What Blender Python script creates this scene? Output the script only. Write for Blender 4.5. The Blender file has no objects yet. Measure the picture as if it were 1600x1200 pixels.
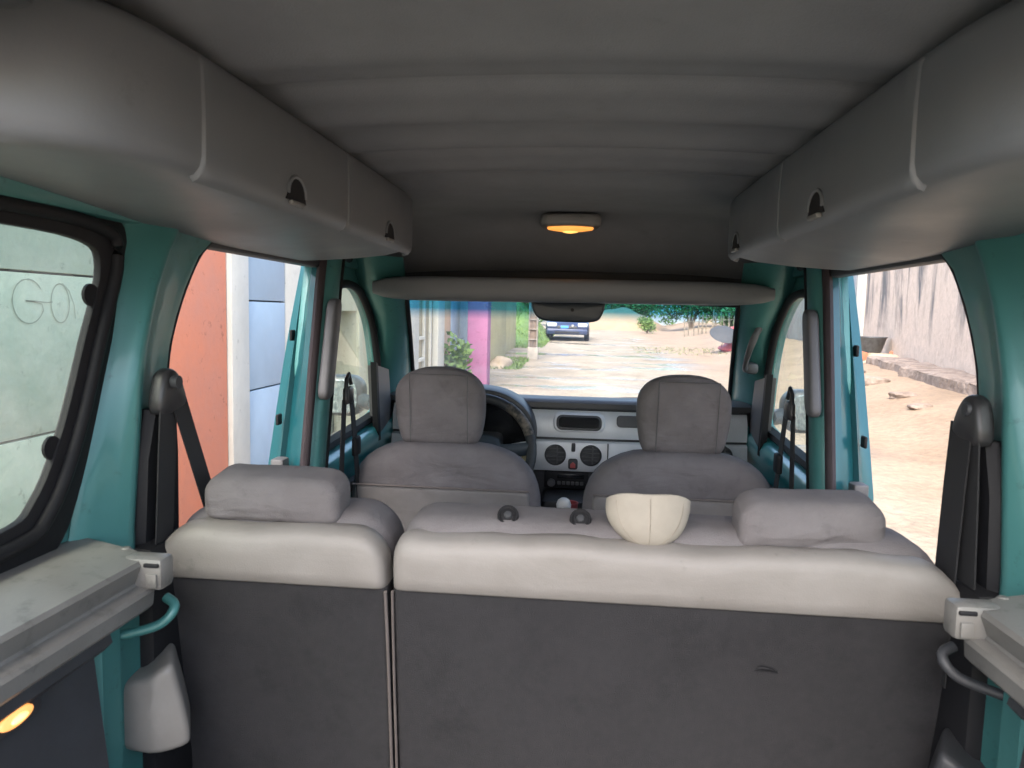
import bpy, bmesh, math, random
from mathutils import Vector, Matrix
random.seed(7)
S = bpy.context.scene
COL = S.collection
R = math.radians

# ------------------------------------------------------------------ camera
cam_d = bpy.data.cameras.new('camera'); cam = bpy.data.objects.new('camera', cam_d); COL.objects.link(cam)
YAW, PITCH, ROLL = R(5.28), R(5.47), R(1.4)
cam.matrix_world = Matrix.Translation((0.045, 0, 1.45)) @ Matrix.Rotation(YAW, 4, 'Z') @ Matrix.Rotation(R(90) - PITCH, 4, 'X') @ Matrix.Rotation(ROLL, 4, 'Z')
cam_d.sensor_width = 36; cam_d.lens = 26.0; cam_d.clip_start = .02; cam_d.clip_end = 500
cam_d.dof.use_dof = True; cam_d.dof.focus_distance = 2.6; cam_d.dof.aperture_fstop = 10
S.camera = cam
# ------------------------------------------------------------------ sky, sun, exposure
w = bpy.data.worlds.new('World'); S.world = w; w.use_nodes = True
nt = w.node_tree; bg = nt.nodes['Background']
sky = nt.nodes.new('ShaderNodeTexSky'); sky.sky_type = 'NISHITA'; sky.sun_disc = False
SUN_EL, SUN_AZ = 52, 192
sky.sun_elevation = R(SUN_EL); sky.sun_rotation = R(SUN_AZ); sky.air_density = 1.0; sky.dust_density = 4.0; sky.ozone_density = 0.4
nt.links.new(sky.outputs[0], bg.inputs[0]); bg.inputs[1].default_value = 0.15
sd = bpy.data.lights.new('sun', 'SUN'); sun = bpy.data.objects.new('sun', sd); COL.objects.link(sun)
sd.energy = 1.2; sd.angle = R(45); sd.color = (1, .95, .89)
az = R(SUN_AZ); el = R(SUN_EL)
sdir = Vector((math.sin(az) * math.cos(el), math.cos(az) * math.cos(el), math.sin(el)))
sun.rotation_euler = sdir.to_track_quat('Z', 'Y').to_euler()
S.view_settings.view_transform = 'Standard'; S.view_settings.look = 'None'
S.view_settings.exposure = 2.4; S.view_settings.gamma = 1; S.view_settings.use_curve_mapping = False
S.render.engine = 'CYCLES'
S.cycles.use_denoising = True
S.cycles.max_bounces = 8; S.cycles.diffuse_bounces = 5; S.cycles.transparent_max_bounces = 16
S.cycles.sample_clamp_indirect = 6; S.cycles.use_adaptive_sampling = True; S.cycles.adaptive_threshold = .02

# ------------------------------------------------------------------ materials
def _n(t, kind, **kw):
    n = t.nodes.new(kind)
    for k, v in kw.items(): setattr(n, k, v)
    return n
def mat(name, col, rough=.5, metal=0, spec=.5, noise=None, col2=None, bump=None, coat=0, emit=None, rvar=0, streak=None, speck=None, wrinkle=None):
    """noise=(scale, detail); col2 is the second colour of the wear; bump=(scale, strength); streak=(sx,sy,sz) stretches the noise"""
    m = bpy.data.materials.new(name); m.use_nodes = True
    t = m.node_tree; b = t.nodes['Principled BSDF']
    b.inputs['Base Color'].default_value = (*col, 1); b.inputs['Roughness'].default_value = rough
    b.inputs['Metallic'].default_value = metal; b.inputs['Specular IOR Level'].default_value = spec
    b.inputs['Coat Weight'].default_value = coat; b.inputs['Coat Roughness'].default_value = .08
    tc = _n(t, 'ShaderNodeTexCoord')
    src = tc.outputs['Object']
    if streak:
        mp = _n(t, 'ShaderNodeMapping'); mp.inputs['Scale'].default_value = streak
        t.links.new(src, mp.inputs['Vector']); src2 = mp.outputs[0]
    else: src2 = src
    if noise:
        nz = _n(t, 'ShaderNodeTexNoise'); nz.inputs['Scale'].default_value = noise[0]; nz.inputs['Detail'].default_value = 6; nz.inputs['Roughness'].default_value = .62
        t.links.new(src2, nz.inputs['Vector'])
        rp = _n(t, 'ShaderNodeValToRGB'); e = rp.color_ramp.elements
        lo, hi = noise[1] if len(noise) > 1 else (.35, .68)
        e[0].position = lo; e[1].position = hi
        c2 = col2 or tuple(c * .8 for c in col)
        e[0].color = (*c2, 1); e[1].color = (*col, 1)
        t.links.new(nz.outputs[0], rp.inputs[0]); t.links.new(rp.outputs[0], b.inputs['Base Color'])
        if rvar:
            mr = _n(t, 'ShaderNodeMapRange'); mr.inputs['To Min'].default_value = rough - rvar; mr.inputs['To Max'].default_value = rough + rvar
            mr.inputs['From Min'].default_value = .3; mr.inputs['From Max'].default_value = .7
            t.links.new(nz.outputs[0], mr.inputs[0]); t.links.new(mr.outputs[0], b.inputs['Roughness'])
    if bump:
        bz = _n(t, 'ShaderNodeTexNoise'); bz.inputs['Scale'].default_value = bump[0]; bz.inputs['Detail'].default_value = 4
        t.links.new(src, bz.inputs['Vector'])
        bp = _n(t, 'ShaderNodeBump'); bp.inputs['Strength'].default_value = bump[1]; bp.inputs['Distance'].default_value = .01 if len(bump) < 3 else bump[2]
        t.links.new(bz.outputs[0], bp.inputs['Height']); t.links.new(bp.outputs[0], b.inputs['Normal'])
        if wrinkle:   # (mapping scale, strength, distance): stretched soft folds under the fine grain
            mp2 = _n(t, 'ShaderNodeMapping'); mp2.inputs['Scale'].default_value = wrinkle[0]; t.links.new(src, mp2.inputs['Vector'])
            wz = _n(t, 'ShaderNodeTexNoise'); wz.inputs['Scale'].default_value = 1; wz.inputs['Detail'].default_value = 3; wz.inputs['Distortion'].default_value = .8
            t.links.new(mp2.outputs[0], wz.inputs['Vector'])
            b2 = _n(t, 'ShaderNodeBump'); b2.inputs['Strength'].default_value = wrinkle[1]; b2.inputs['Distance'].default_value = wrinkle[2]
            t.links.new(wz.outputs[0], b2.inputs['Height']); t.links.new(b2.outputs[0], bp.inputs['Normal'])
    for speck in ([speck] if speck and not isinstance(speck, list) else speck or []):     # (scale, lo, hi, factor): small dirt or lint marks
        sz = _n(t, 'ShaderNodeTexNoise'); sz.inputs['Scale'].default_value = speck[0]; sz.inputs['Detail'].default_value = 5; sz.inputs['Roughness'].default_value = .7
        t.links.new(src, sz.inputs['Vector'])
        sm = _n(t, 'ShaderNodeMapRange'); sm.inputs['From Min'].default_value = speck[1]; sm.inputs['From Max'].default_value = speck[2]; sm.inputs['To Min'].default_value = speck[3]; sm.inputs['To Max'].default_value = 1
        t.links.new(sz.outputs[0], sm.inputs[0])
        mm = _n(t, 'ShaderNodeMix', data_type='RGBA', blend_type='MULTIPLY'); mm.inputs[0].default_value = 1
        if b.inputs['Base Color'].is_linked: t.links.new(b.inputs['Base Color'].links[0].from_socket, mm.inputs[6])
        else: mm.inputs[6].default_value = (*col, 1)
        t.links.new(sm.outputs[0], mm.inputs[7]); t.links.new(mm.outputs[2], b.inputs['Base Color'])
    if emit:
        b.inputs['Emission Color'].default_value = (*emit[0], 1); b.inputs['Emission Strength'].default_value = emit[1]
    return m
def glass(name, tint, band=None, refl=.5):
    m = bpy.data.materials.new(name); m.use_nodes = True; t = m.node_tree
    t.nodes.remove(t.nodes['Principled BSDF']); out = t.nodes['Material Output']
    tr = _n(t, 'ShaderNodeBsdfTransparent'); tr.inputs[0].default_value = (*tint, 1)
    gl = _n(t, 'ShaderNodeBsdfGlossy'); gl.inputs['Roughness'].default_value = .03
    fr = _n(t, 'ShaderNodeLayerWeight'); fr.inputs[0].default_value = .5
    pw = _n(t, 'ShaderNodeMath', operation='POWER'); pw.inputs[1].default_value = 4.5; t.links.new(fr.outputs['Facing'], pw.inputs[0])
    mu = _n(t, 'ShaderNodeMath', operation='MULTIPLY_ADD'); mu.inputs[1].default_value = .8; mu.inputs[2].default_value = .035
    mx = _n(t, 'ShaderNodeMixShader')
    t.links.new(pw.outputs[0], mu.inputs[0]); t.links.new(mu.outputs[0], mx.inputs[0])
    t.links.new(tr.outputs[0], mx.inputs[1]); t.links.new(gl.outputs[0], mx.inputs[2]); t.links.new(mx.outputs[0], out.inputs[0])
    # thin film of dust and dried rain on the pane
    tl = _n(t, 'ShaderNodeBsdfTranslucent'); tl.inputs[0].default_value = (.8, .78, .74, 1)
    tcd = _n(t, 'ShaderNodeTexCoord'); dn = _n(t, 'ShaderNodeTexNoise'); dn.inputs['Scale'].default_value = 9; dn.inputs['Detail'].default_value = 8; dn.inputs['Roughness'].default_value = .7
    t.links.new(tcd.outputs['Object'], dn.inputs['Vector'])
    dm = _n(t, 'ShaderNodeMapRange'); dm.inputs['From Min'].default_value = .35; dm.inputs['From Max'].default_value = .75; dm.inputs['To Min'].default_value = .02; dm.inputs['To Max'].default_value = .16
    t.links.new(dn.outputs[0], dm.inputs[0])
    mx2 = _n(t, 'ShaderNodeMixShader'); t.links.new(dm.outputs[0], mx2.inputs[0]); t.links.new(mx.outputs[0], mx2.inputs[1]); t.links.new(tl.outputs[0], mx2.inputs[2]); t.links.new(mx2.outputs[0], out.inputs[0])
    if band:
        z0, z1, c = band
        tc = _n(t, 'ShaderNodeTexCoord'); sp = _n(t, 'ShaderNodeSeparateXYZ'); t.links.new(tc.outputs['Object'], sp.inputs[0])
        mr = _n(t, 'ShaderNodeMapRange'); mr.inputs['From Min'].default_value = z0; mr.inputs['From Max'].default_value = z1
        t.links.new(sp.outputs[2], mr.inputs[0])
        mc = _n(t, 'ShaderNodeMix', data_type='RGBA'); mc.inputs[6].default_value = (*tint, 1); mc.inputs[7].default_value = (*c, 1)
        t.links.new(mr.outputs[0], mc.inputs[0]); t.links.new(mc.outputs[2], tr.inputs[0])
    return m

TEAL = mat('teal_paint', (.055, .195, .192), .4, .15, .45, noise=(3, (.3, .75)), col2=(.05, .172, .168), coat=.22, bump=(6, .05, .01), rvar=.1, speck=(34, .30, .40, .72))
TEAL_DIM = mat('teal_paint_dimmed', (.009, .075, .09), .36, .2, .5, coat=.45)  # body teal darkened in the colour, dims jambs that catch outside light
TEAL_LIT = mat('teal_paint_lit', (.022, .25, .265), .3, .1, .5, coat=.5)  # same body teal lightened, door shoulder highlight put into the colour
LOCK = mat('locker_plastic', (.152, .161, .174), .5, noise=(5, (.3, .7)), col2=(.138, .146, .158), bump=(260, .10, .002), rvar=.08, speck=(16, .27, .37, .86))
LINING = mat('roof_lining_felt', (.208, .217, .234), .95, spec=.1, noise=(9, (.3, .7)), col2=(.182, .19, .206), bump=(420, .3, .003), speck=(11, .28, .40, .9))
SHELFP = mat('shelf_plastic', (.19, .186, .178), .45, noise=(7, (.3, .7)), col2=(.155, .15, .142), bump=(240, .1, .002), rvar=.12, speck=(30, .32, .45, .7))
DTRIM = mat('dark_trim_plastic', (.042, .044, .05), .55, noise=(12,), bump=(200, .12, .002))
BLACK = mat('black_rubber', (.011, .011, .013), .6, spec=.25, bump=(90, .15, .002))
SEALB = mat('brown_rubber_seal', (.045, .036, .040), .65, spec=.25, noise=(14,), bump=(120, .15, .002))
BELT = mat('belt_webbing', (.018, .018, .02), .75, bump=(900, .3, .001))
BELTP = mat('belt_guide_plastic', (.035, .034, .036), .38, noise=(20,))
CARPET = mat('dark_carpet', (.042, .041, .044), 1, spec=.05, noise=(60, (.30, .70)), col2=(.037, .0365, .039), bump=(900, .6, .003), speck=[(9, .30, .46, .84), (95, .22, .29, 1.9), (3.2, .3, .55, .88)])
COVER = mat('pale_vinyl_cover', (.25, .233, .22), .58, noise=(5, (.34, .62)), col2=(.213, .196, .182), bump=(420, .18, .002), rvar=.08, speck=(19, .25, .37, .74), wrinkle=((5, 8, 11), .22, .012))
FABRIC = mat('grey_seat_fabric', (.185, .172, .177), .9, spec=.15, noise=(9, (.35, .66)), col2=(.150, .138, .142), bump=(520, .45, .003), wrinkle=((5, 5, 15), .5, .018), speck=(13, .28, .42, .82))
FABRIC2 = mat('pale_seat_panel', (.22, .207, .203), .85, spec=.15, noise=(9, (.35, .66)), col2=(.185, .172, .167), bump=(420, .35, .002), wrinkle=((6, 6, 16), .35, .012))
PIPE = mat('seat_piping', (.15, .128, .122), .7, noise=(18,))
SILVER = mat('silver_dash_plastic', (.72, .74, .77), .45, .15, noise=(16,), col2=(.66, .68, .71), bump=(260, .06, .002))
DASHD = mat('dash_dark_plastic', (.04, .042, .047), .5, bump=(240, .12, .002))
DASHG = mat('dash_grey_plastic', (.09, .09, .095), .5, noise=(10,), bump=(240, .1, .002))
SCREEN = mat('display_screen', (.012, .013, .015), .15)
WORN = mat('worn_leather', (.20, .17, .14), .6, noise=(40, (.4, .6)), col2=(.03, .03, .03))
WHITEP = mat('white_plastic', (.27, .255, .24), .45, noise=(8,), col2=(.23, .215, .2))
CREAM = mat('cream_cloth', (.36, .325, .275), .85, noise=(14, (.3, .7)), col2=(.30, .27, .23), bump=(30, .3, .006))
CSEAM = mat('cream_thread', (.27, .24, .2), .9)
REDP = mat('red_plastic', (.45, .09, .09), .4)
YELP = mat('yellow_tag', (.62, .52, .28), .5)
LAMP = mat('lamp_lens_lit', (.9, .6, .3), .3, emit=((1, .33, .045), .24))
LAMPH = mat('lamp_bulb_hot', (1, .9, .7), .3, emit=((1, .48, .085), .34))
CHROME = mat('bare_metal', (.5, .5, .5), .3, 1)
GL_F = glass('windscreen_glass', (.93, .95, .93), (1.425, 1.462, (.06, .33, .50)))
GL_S = glass('side_glass', (.80, .89, .82))
GL_Q = glass('quarter_glass', (.80, .89, .78))

# ------------------------------------------------------------------ mesh helpers
def link(name, me, m=None, parent=None):
    o = bpy.data.objects.new(name, me); COL.objects.link(o)
    if m:
        if isinstance(m, (list, tuple)):
            for q in m: me.materials.append(q)
        else: me.materials.append(m)
    if parent:
        o.parent = parent
        wp = parent.matrix_world.translation if parent.parent is None else Vector((0, 0, 0))
        o.location = -parent.location if parent.parent is None else Vector((0, 0, 0))
    return o
def MO(name, v, f, m, parent=None, smooth=True, ang=38, mi=None):
    me = bpy.data.meshes.new(name); me.from_pydata([tuple(p) for p in v], [], f); me.validate()
    bm = bmesh.new(); bm.from_mesh(me); bmesh.ops.recalc_face_normals(bm, faces=bm.faces); bm.to_mesh(me); bm.free()
    if smooth:
        me.shade_smooth(); me.set_sharp_from_angle(angle=R(ang))
    if mi:
        for p, i in zip(me.polygons, mi): p.material_index = i
    return link(name, me, m, parent)
def thing(name, label, cat, loc=(0, 0, 0), group=None):
    o = bpy.data.objects.new(name, None); COL.objects.link(o); o.location = loc; o.empty_display_size = .1
    return tag(o, label, cat, group)
def tag(o, label, cat, group=None):
    o['label'] = label; o['category'] = cat
    if group: o['group'] = group
    return o
def stru(o, kind='structure'): o['kind'] = kind; return o
def box(name, b, m, parent=None, bev=.004, seg=2, rot=None, taper=None, ang=38):
    x0, x1, y0, y1, z0, z1 = b
    bm = bmesh.new(); bmesh.ops.create_cube(bm, size=1)
    for v in bm.verts:
        v.co = Vector(((x0 + x1) / 2 + v.co.x * (x1 - x0), (y0 + y1) / 2 + v.co.y * (y1 - y0), (z0 + z1) / 2 + v.co.z * (z1 - z0)))
    if taper:
        for v in bm.verts: v.co = Vector(taper(*v.co))
    if bev: bmesh.ops.bevel(bm, geom=list(bm.edges), offset=bev, segments=seg, profile=.5, affect='EDGES', clamp_overlap=True)
    if rot:
        c = Vector(rot[0]); q = rot[1]
        for v in bm.verts: v.co = c + q @ (v.co - c)
    me = bpy.data.meshes.new(name); bm.to_mesh(me); bm.free(); me.shade_smooth(); me.set_sharp_from_angle(angle=R(ang))
    return link(name, me, m, parent)
def loft(name, rings, m, parent=None, closed=True, cap=True, loop=False, ang=38):
    n = len(rings[0]); v = [p for r in rings for p in r]; f = []
    k = len(rings)
    for i in range(k if loop else k - 1):
        for j in range(n if closed else n - 1):
            a = i * n + j; b_ = i * n + (j + 1) % n; i2 = (i + 1) % k
            f.append((a, b_, i2 * n + (j + 1) % n, i2 * n + j))
    if cap and closed and not loop:
        f.append(tuple(range(n))); f.append(tuple(range((k - 1) * n, k * n)))
    return MO(name, v, f, m, parent, True, ang)
def smooth_path(pts, n=6, closed=False):
    P = [Vector(p) for p in pts]; out = []
    k = len(P)
    for i in range(k if closed else k - 1):
        p0 = P[(i - 1) % k] if closed or i > 0 else P[0] * 2 - P[1]
        p1 = P[i]; p2 = P[(i + 1) % k]; p3 = P[(i + 2) % k] if closed or i + 2 < k else P[-1] * 2 - P[-2]
        for j in range(n):
            t = j / n
            out.append(.5 * ((2 * p1) + (p2 - p0) * t + (2 * p0 - 5 * p1 + 4 * p2 - p3) * t * t + (3 * p1 - p0 - 3 * p2 + p3) * t ** 3))
    if not closed: out.append(P[-1])
    return out
def tube(name, pts, r, m, parent=None, closed=False, seg=8, ry=None, up=(0, 0, 1), taper=None):
    """sweeps an ellipse (r across, ry along up) on a path"""
    P = [Vector(p) for p in pts]; rings = []; k = len(P); ry = ry or r
    for i, p in enumerate(P):
        a = P[(i - 1) % k] if closed or i else P[0]; b_ = P[(i + 1) % k] if closed or i < k - 1 else P[-1]
        d = (b_ - a).normalized(); u = Vector(up); s = d.cross(u)
        if s.length < 1e-3: s = d.cross(Vector((1, 0, 0)))
        s.normalize(); u = s.cross(d).normalized()
        sc = taper(i / max(1, k - 1)) if taper else 1
        rings.append([p + s * math.cos(2 * math.pi * j / seg) * r * sc + u * math.sin(2 * math.pi * j / seg) * ry * sc for j in range(seg)])
    return loft(name, rings, m, parent, True, not closed, closed, 50)
def strap(name, pts, wdir, width, th, m, parent=None):
    """flat belt: path pts, width direction wdir"""
    P = [Vector(p) for p in pts]; W = Vector(wdir).normalized() * width / 2; rings = []
    for i, p in enumerate(P):
        d = (P[min(i + 1, len(P) - 1)] - P[max(i - 1, 0)]).normalized(); nrm = d.cross(W).normalized() * th / 2
        rings.append([p - W - nrm, p + W - nrm, p + W + nrm, p - W + nrm])
    return loft(name, rings, m, parent, ang=60)
def rrect(u0, u1, w0, w1, r, n=5):
    """rounded rectangle, r = radius or (bl, br, tr, tl)"""
    if not isinstance(r, (tuple, list)): r = (r,) * 4
    o = []
    for (cu, cw, rr, a0) in ((u0 + r[0], w0 + r[0], r[0], 180), (u1 - r[1], w0 + r[1], r[1], 270), (u1 - r[2], w1 - r[2], r[2], 0), (u0 + r[3], w1 - r[3], r[3], 90)):
        for j in range(n + 1):
            a = R(a0 + 90 * j / n); o.append((cu + rr * math.cos(a), cw + rr * math.sin(a)))
    return o
def densify(o, step):
    out = []
    for i, p in enumerate(o):
        q = o[(i + 1) % len(o)]; L = math.dist(p, q); k = max(1, int(L / step))
        for j in range(k): out.append((p[0] + (q[0] - p[0]) * j / k, p[1] + (q[1] - p[1]) * j / k))
    return out
def pillow(name, outline, d0, d1, r, bulge, m, parent, fr, step=.025, back=True, wob=0):
    """upholstered slab: outline (u,w), from depth d0 (towards the viewer) to d1, edge radius r, crown bulge; fr(u,w,d)->xyz"""
    o = densify(outline, step); n = len(o)
    cu = (min(p[0] for p in o) + max(p[0] for p in o)) / 2; cw = (min(p[1] for p in o) + max(p[1] for p in o)) / 2
    hu = (max(p[0] for p in o) - cu); hw = (max(p[1] for p in o) - cw)
    def ring(ins, d):
        su = max(.0, 1 - ins / hu); sw = max(.0, 1 - ins / hw)
        return [(cu + (p[0] - cu) * su, cw + (p[1] - cw) * sw, d) for p in o]
    rings = []
    hm = min(hu, hw)
    def crown(side):
        res = []
        for t in (1, .93, .85, .72, .55, .35, .15):
            ins_u = t
            base = []
            for p in o:
                u = cu + (p[0] - cu) * (1 - r / hu) * t; w_ = cw + (p[1] - cw) * (1 - r / hw) * t
                q = 1 - t ** 2
                d = (d0 - bulge * q) if side == 0 else (d1 + bulge * q)
                base.append((u, w_, d))
            res.append(base)
        return res
    rings += list(reversed(crown(0)))
    K = 5
    for j in range(1, K + 1):
        a = R(90 * j / K); rings.append(ring(r * (1 - math.sin(a)), d0 + r * (1 - math.cos(a))))
    for j in range(0, K):
        a = R(90 * j / K); rings.append(ring(r * (1 - math.cos(a)), d1 - r * (1 - math.sin(a))))
    rings += crown(1)
    V = []
    for rg in rings:
        for (u, w_, d) in rg:
            if wob:
                d += wob * (math.sin(u * 41 + w_ * 23 + cu * 9) * math.sin(w_ * 37 - u * 13) + .5 * math.sin(u * 90 + w_ * 60))
            V.append(fr(u, w_, d))
    f = []
    for i in range(len(rings) - 1):
        for j in range(n): f.append((i * n + j, i * n + (j + 1) % n, (i + 1) * n + (j + 1) % n, (i + 1) * n + j))
    f.append(tuple(range(n))); f.append(tuple(range((len(rings) - 1) * n, len(rings) * n)))
    return MO(name, V, f, m, parent, True, 60)
def plate(name, outer, holes, x0, x1, m, parent, axis='X', bev=.004):
    """flat panel with holes: outlines in (a,b), extruded from x0 to x1 along axis"""
    bm = bmesh.new(); edges = []
    def mk(a, b_, d): return {'X': (d, a, b_), 'Y': (a, d, b_), 'Z': (a, b_, d)}[axis]
    for o in [outer] + holes:
        vs = [bm.verts.new(mk(p[0], p[1], x0)) for p in o]
        for i in range(len(vs)): edges.append(bm.edges.new((vs[i], vs[(i + 1) % len(vs)])))
    bmesh.ops.triangle_fill(bm, edges=edges, use_beauty=True, use_dissolve=False)
    ret = bmesh.ops.extrude_face_region(bm, geom=list(bm.faces))
    D = x1 - x0; dv = Vector(mk(0, 0, D))
    for g in ret['geom']:
        if isinstance(g, bmesh.types.BMVert): g.co += dv
    bmesh.ops.recalc_face_normals(bm, faces=bm.faces)
    if bev:
        es = [e for e in bm.edges if len(e.link_faces) == 2 and e.calc_face_angle(0) > R(50)]
        bmesh.ops.bevel(bm, geom=es, offset=bev, segments=2, profile=.5, affect='EDGES', clamp_overlap=True)
    me = bpy.data.meshes.new(name); bm.to_mesh(me); bm.free(); me.shade_smooth(); me.set_sharp_from_angle(angle=R(35))
    return link(name, me, m, parent)
def lathe(name, prof, m, parent=None, c=(0, 0, 0), seg=20, axis='Z', q=None, sx=1, sy=1):
    rings = []
    for (r_, h) in prof:
        rg = []
        for j in range(seg):
            a = 2 * math.pi * j / seg; p = Vector((r_ * math.cos(a) * sx, r_ * math.sin(a) * sy, h))
            if axis == 'Y': p = Vector((p.x, p.z, p.y))
            if axis == 'X': p = Vector((p.z, p.x, p.y))
            if q: p = q @ p
            rg.append(p + Vector(c))
        rings.append(rg)
    return loft(name, rings, m, parent, ang=40)
def sheet(name, outline, fr, m, parent, th=None):
    v = [fr(*p) for p in outline]; n = len(v)
    f = [tuple(range(n))]
    return MO(name, v, f, m, parent, False)

# ================================================================== GROUND AND STREET (setting)
def sst(a, b_, x): t = max(0, min(1, (x - a) / (b_ - a))); return t * t * (3 - 2 * t)
def gz(x, y):
    z = .0125 * max(0, y - 1)
    z += .36 * sst(3.2, 5.6, x - .06 * max(0, y - 10)) * sst(2, 9, y)
    return z
def ground():
    xs = [-60, -30, -15, -8, -5, -3.5] + [-2.6 + .35 * i for i in range(36)] + [12, 15, 20, 30, 60]
    ys = [-40, -20, -10, -5, -2] + [-.5 + .5 * i for i in range(70)] + [36, 40, 46, 55, 70, 90, 140]
    v = []; f = []
    for y in ys:
        for x in xs:
            nz = .014 * math.sin(x * 3.1 + y * 1.7) * math.sin(y * 2.3 - x) + .01 * math.sin(x * 7 + 1) * math.sin(y * 5)
            v.append((x, y, gz(x, y) + (nz if abs(x) < 12 and 0 < y < 40 else 0)))
    n = len(xs)
    for j in range(len(ys) - 1):
        for i in range(n - 1): f.append((j * n + i, j * n + i + 1, (j + 1) * n + i + 1, (j + 1) * n + i))
    m = bpy.data.materials.new('wet_sandy_dirt'); m.use_nodes = True; t = m.node_tree; b = t.nodes['Principled BSDF']
    tc = _n(t, 'ShaderNodeTexCoord')
    def nz(scale, det, mp=None):
        k = _n(t, 'ShaderNodeTexNoise'); k.inputs['Scale'].default_value = scale; k.inputs['Detail'].default_value = det; k.inputs['Roughness'].default_value = .6
        if mp:
            q = _n(t, 'ShaderNodeMapping'); q.inputs['Scale'].default_value = mp; t.links.new(tc.outputs['Object'], q.inputs[0]); t.links.new(q.outputs[0], k.inputs['Vector'])
        else: t.links.new(tc.outputs['Object'], k.inputs['Vector'])
        return k
    a = nz(1.1, 8); c = nz(.55, 4, (.35, 1.3, 1)); g = nz(14, 8)
    rp = _n(t, 'ShaderNodeValToRGB'); e = rp.color_ramp.elements
    e[0].position = .32; e[1].position = .7; e[0].color = (.185, .155, .115, 1); e[1].color = (.33, .285, .225, 1)
    t.links.new(a.outputs[0], rp.inputs[0])
    r2 = _n(t, 'ShaderNodeValToRGB'); e = r2.color_ramp.elements; e[0].position = .3; e[1].position = .75; e[0].color = (.7, .7, .7, 1); e[1].color = (1.1, 1.08, 1.05, 1)
    t.links.new(g.outputs[0], r2.inputs[0])
    mx = _n(t, 'ShaderNodeMix', data_type='RGBA', blend_type='MULTIPLY'); mx.inputs[0].default_value = 1
    rq = _n(t, 'ShaderNodeValToRGB'); e = rq.color_ramp.elements   # redder bare earth in the yard to the right of the van
    e[0].position = .32; e[1].position = .7; e[0].color = (.205, .148, .098, 1); e[1].color = (.285, .215, .152, 1); t.links.new(a.outputs[0], rq.inputs[0])
    s0 = _n(t, 'ShaderNodeSeparateXYZ'); t.links.new(tc.outputs['Object'], s0.inputs[0])
    yard = _n(t, 'ShaderNodeMapRange'); yard.inputs['From Min'].default_value = 1.6; yard.inputs['From Max'].default_value = 3.4; t.links.new(s0.outputs[0], yard.inputs[0])
    my = _n(t, 'ShaderNodeMix', data_type='RGBA'); t.links.new(yard.outputs[0], my.inputs[0]); t.links.new(rp.outputs[0], my.inputs[6]); t.links.new(rq.outputs[0], my.inputs[7])
    t.links.new(my.outputs[2], mx.inputs[6]); t.links.new(r2.outputs[0], mx.inputs[7])
    wet = _n(t, 'ShaderNodeMapRange'); wet.inputs['From Min'].default_value = .53; wet.inputs['From Max'].default_value = .60
    t.links.new(c.outputs[0], wet.inputs[0])
    sp = _n(t, 'ShaderNodeSeparateXYZ'); t.links.new(tc.outputs['Object'], sp.inputs[0])
    far = _n(t, 'ShaderNodeMapRange'); far.inputs['From Min'].default_value = 3.6; far.inputs['From Max'].default_value = 2.2; t.links.new(sp.outputs[0], far.inputs[0])
    wm = _n(t, 'ShaderNodeMath', operation='MULTIPLY'); t.links.new(wet.outputs[0], wm.inputs[0]); t.links.new(far.outputs[0], wm.inputs[1])
    ro = _n(t, 'ShaderNodeMapRange'); ro.inputs['To Min'].default_value = .8; ro.inputs['To Max'].default_value = .12
    t.links.new(wm.outputs[0], ro.inputs[0]); t.links.new(ro.outputs[0], b.inputs['Roughness'])
    mw = _n(t, 'ShaderNodeMix', data_type='RGBA', blend_type='MULTIPLY'); mw.inputs[7].default_value = (.72, .71, .69, 1)
    t.links.new(wm.outputs[0], mw.inputs[0]); t.links.new(mx.outputs[2], mw.inputs[6]); t.links.new(mw.outputs[2], b.inputs['Base Color'])
    bp = _n(t, 'ShaderNodeBump'); bp.inputs['Strength'].default_value = .5; bp.inputs['Distance'].default_value = .03
    iv = _n(t, 'ShaderNodeMath', operation='SUBTRACT'); iv.inputs[0].default_value = 1; t.links.new(wm.outputs[0], iv.inputs[1])
    t.links.new(iv.outputs[0], bp.inputs['Strength']); t.links.new(g.outputs[0], bp.inputs['Height']); t.links.new(bp.outputs[0], b.inputs['Normal'])
    return stru(MO('ground', v, f, m, None, True, 80))
ground()

# ---- wall colours
def wallm(name, c, c2=None, sc=2.2, streak=None, rng=(.36, .64), b=.35):
    return mat(name, c, .88, spec=.2, noise=(sc, rng), col2=c2 or tuple(k * .82 for k in c), bump=(22, b, .01), streak=streak, speck=(15, .31, .38, .72))
M_GREEN = wallm('pale_green_paint', (.46, .51, .42), (.40, .45, .37), 5)
M_ORANGE = wallm('orange_render', (.68, .245, .14), (.60, .25, .165), 2.6)
M_WHITE = wallm('white_render', (.56, .55, .49), (.49, .48, .42))
M_BLUE = mat('pale_blue_gate_paint', (.30, .405, .50), .45, noise=(2.0, (.35, .6)), col2=(.255, .345, .425), bump=(8, .1, .01))
M_CREAM = wallm('cream_render', (.50, .48, .37), (.43, .41, .31))
M_CREAMD = wallm('grey_door_board', (.30, .32, .26), (.26, .28, .22))  # greyer and darker than the cream house face
M_APR = wallm('apricot_render', (.50, .36, .25), (.44, .33, .23))
M_SAGE = wallm('ochre_panel', (.38, .34, .23), (.32, .285, .20))
M_GBLUE = mat('grey_blue_gate_paint', (.27, .37, .44), .5, noise=(3,), bump=(8, .1, .01))
M_PINK = wallm('pink_render', (.36, .15, .27), (.31, .13, .235), 3)
M_YEL = wallm('yellow_render', (.44, .40, .22), (.39, .35, .19), 2)
M_DARKLINE = mat('dark_paint_line', (.05, .055, .05), .8)
M_CONC = mat('old_concrete', (.38, .35, .31), .9, spec=.2, noise=(3, (.3, .7)), col2=(.24, .22, .20), bump=(16, .6, .02))
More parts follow.
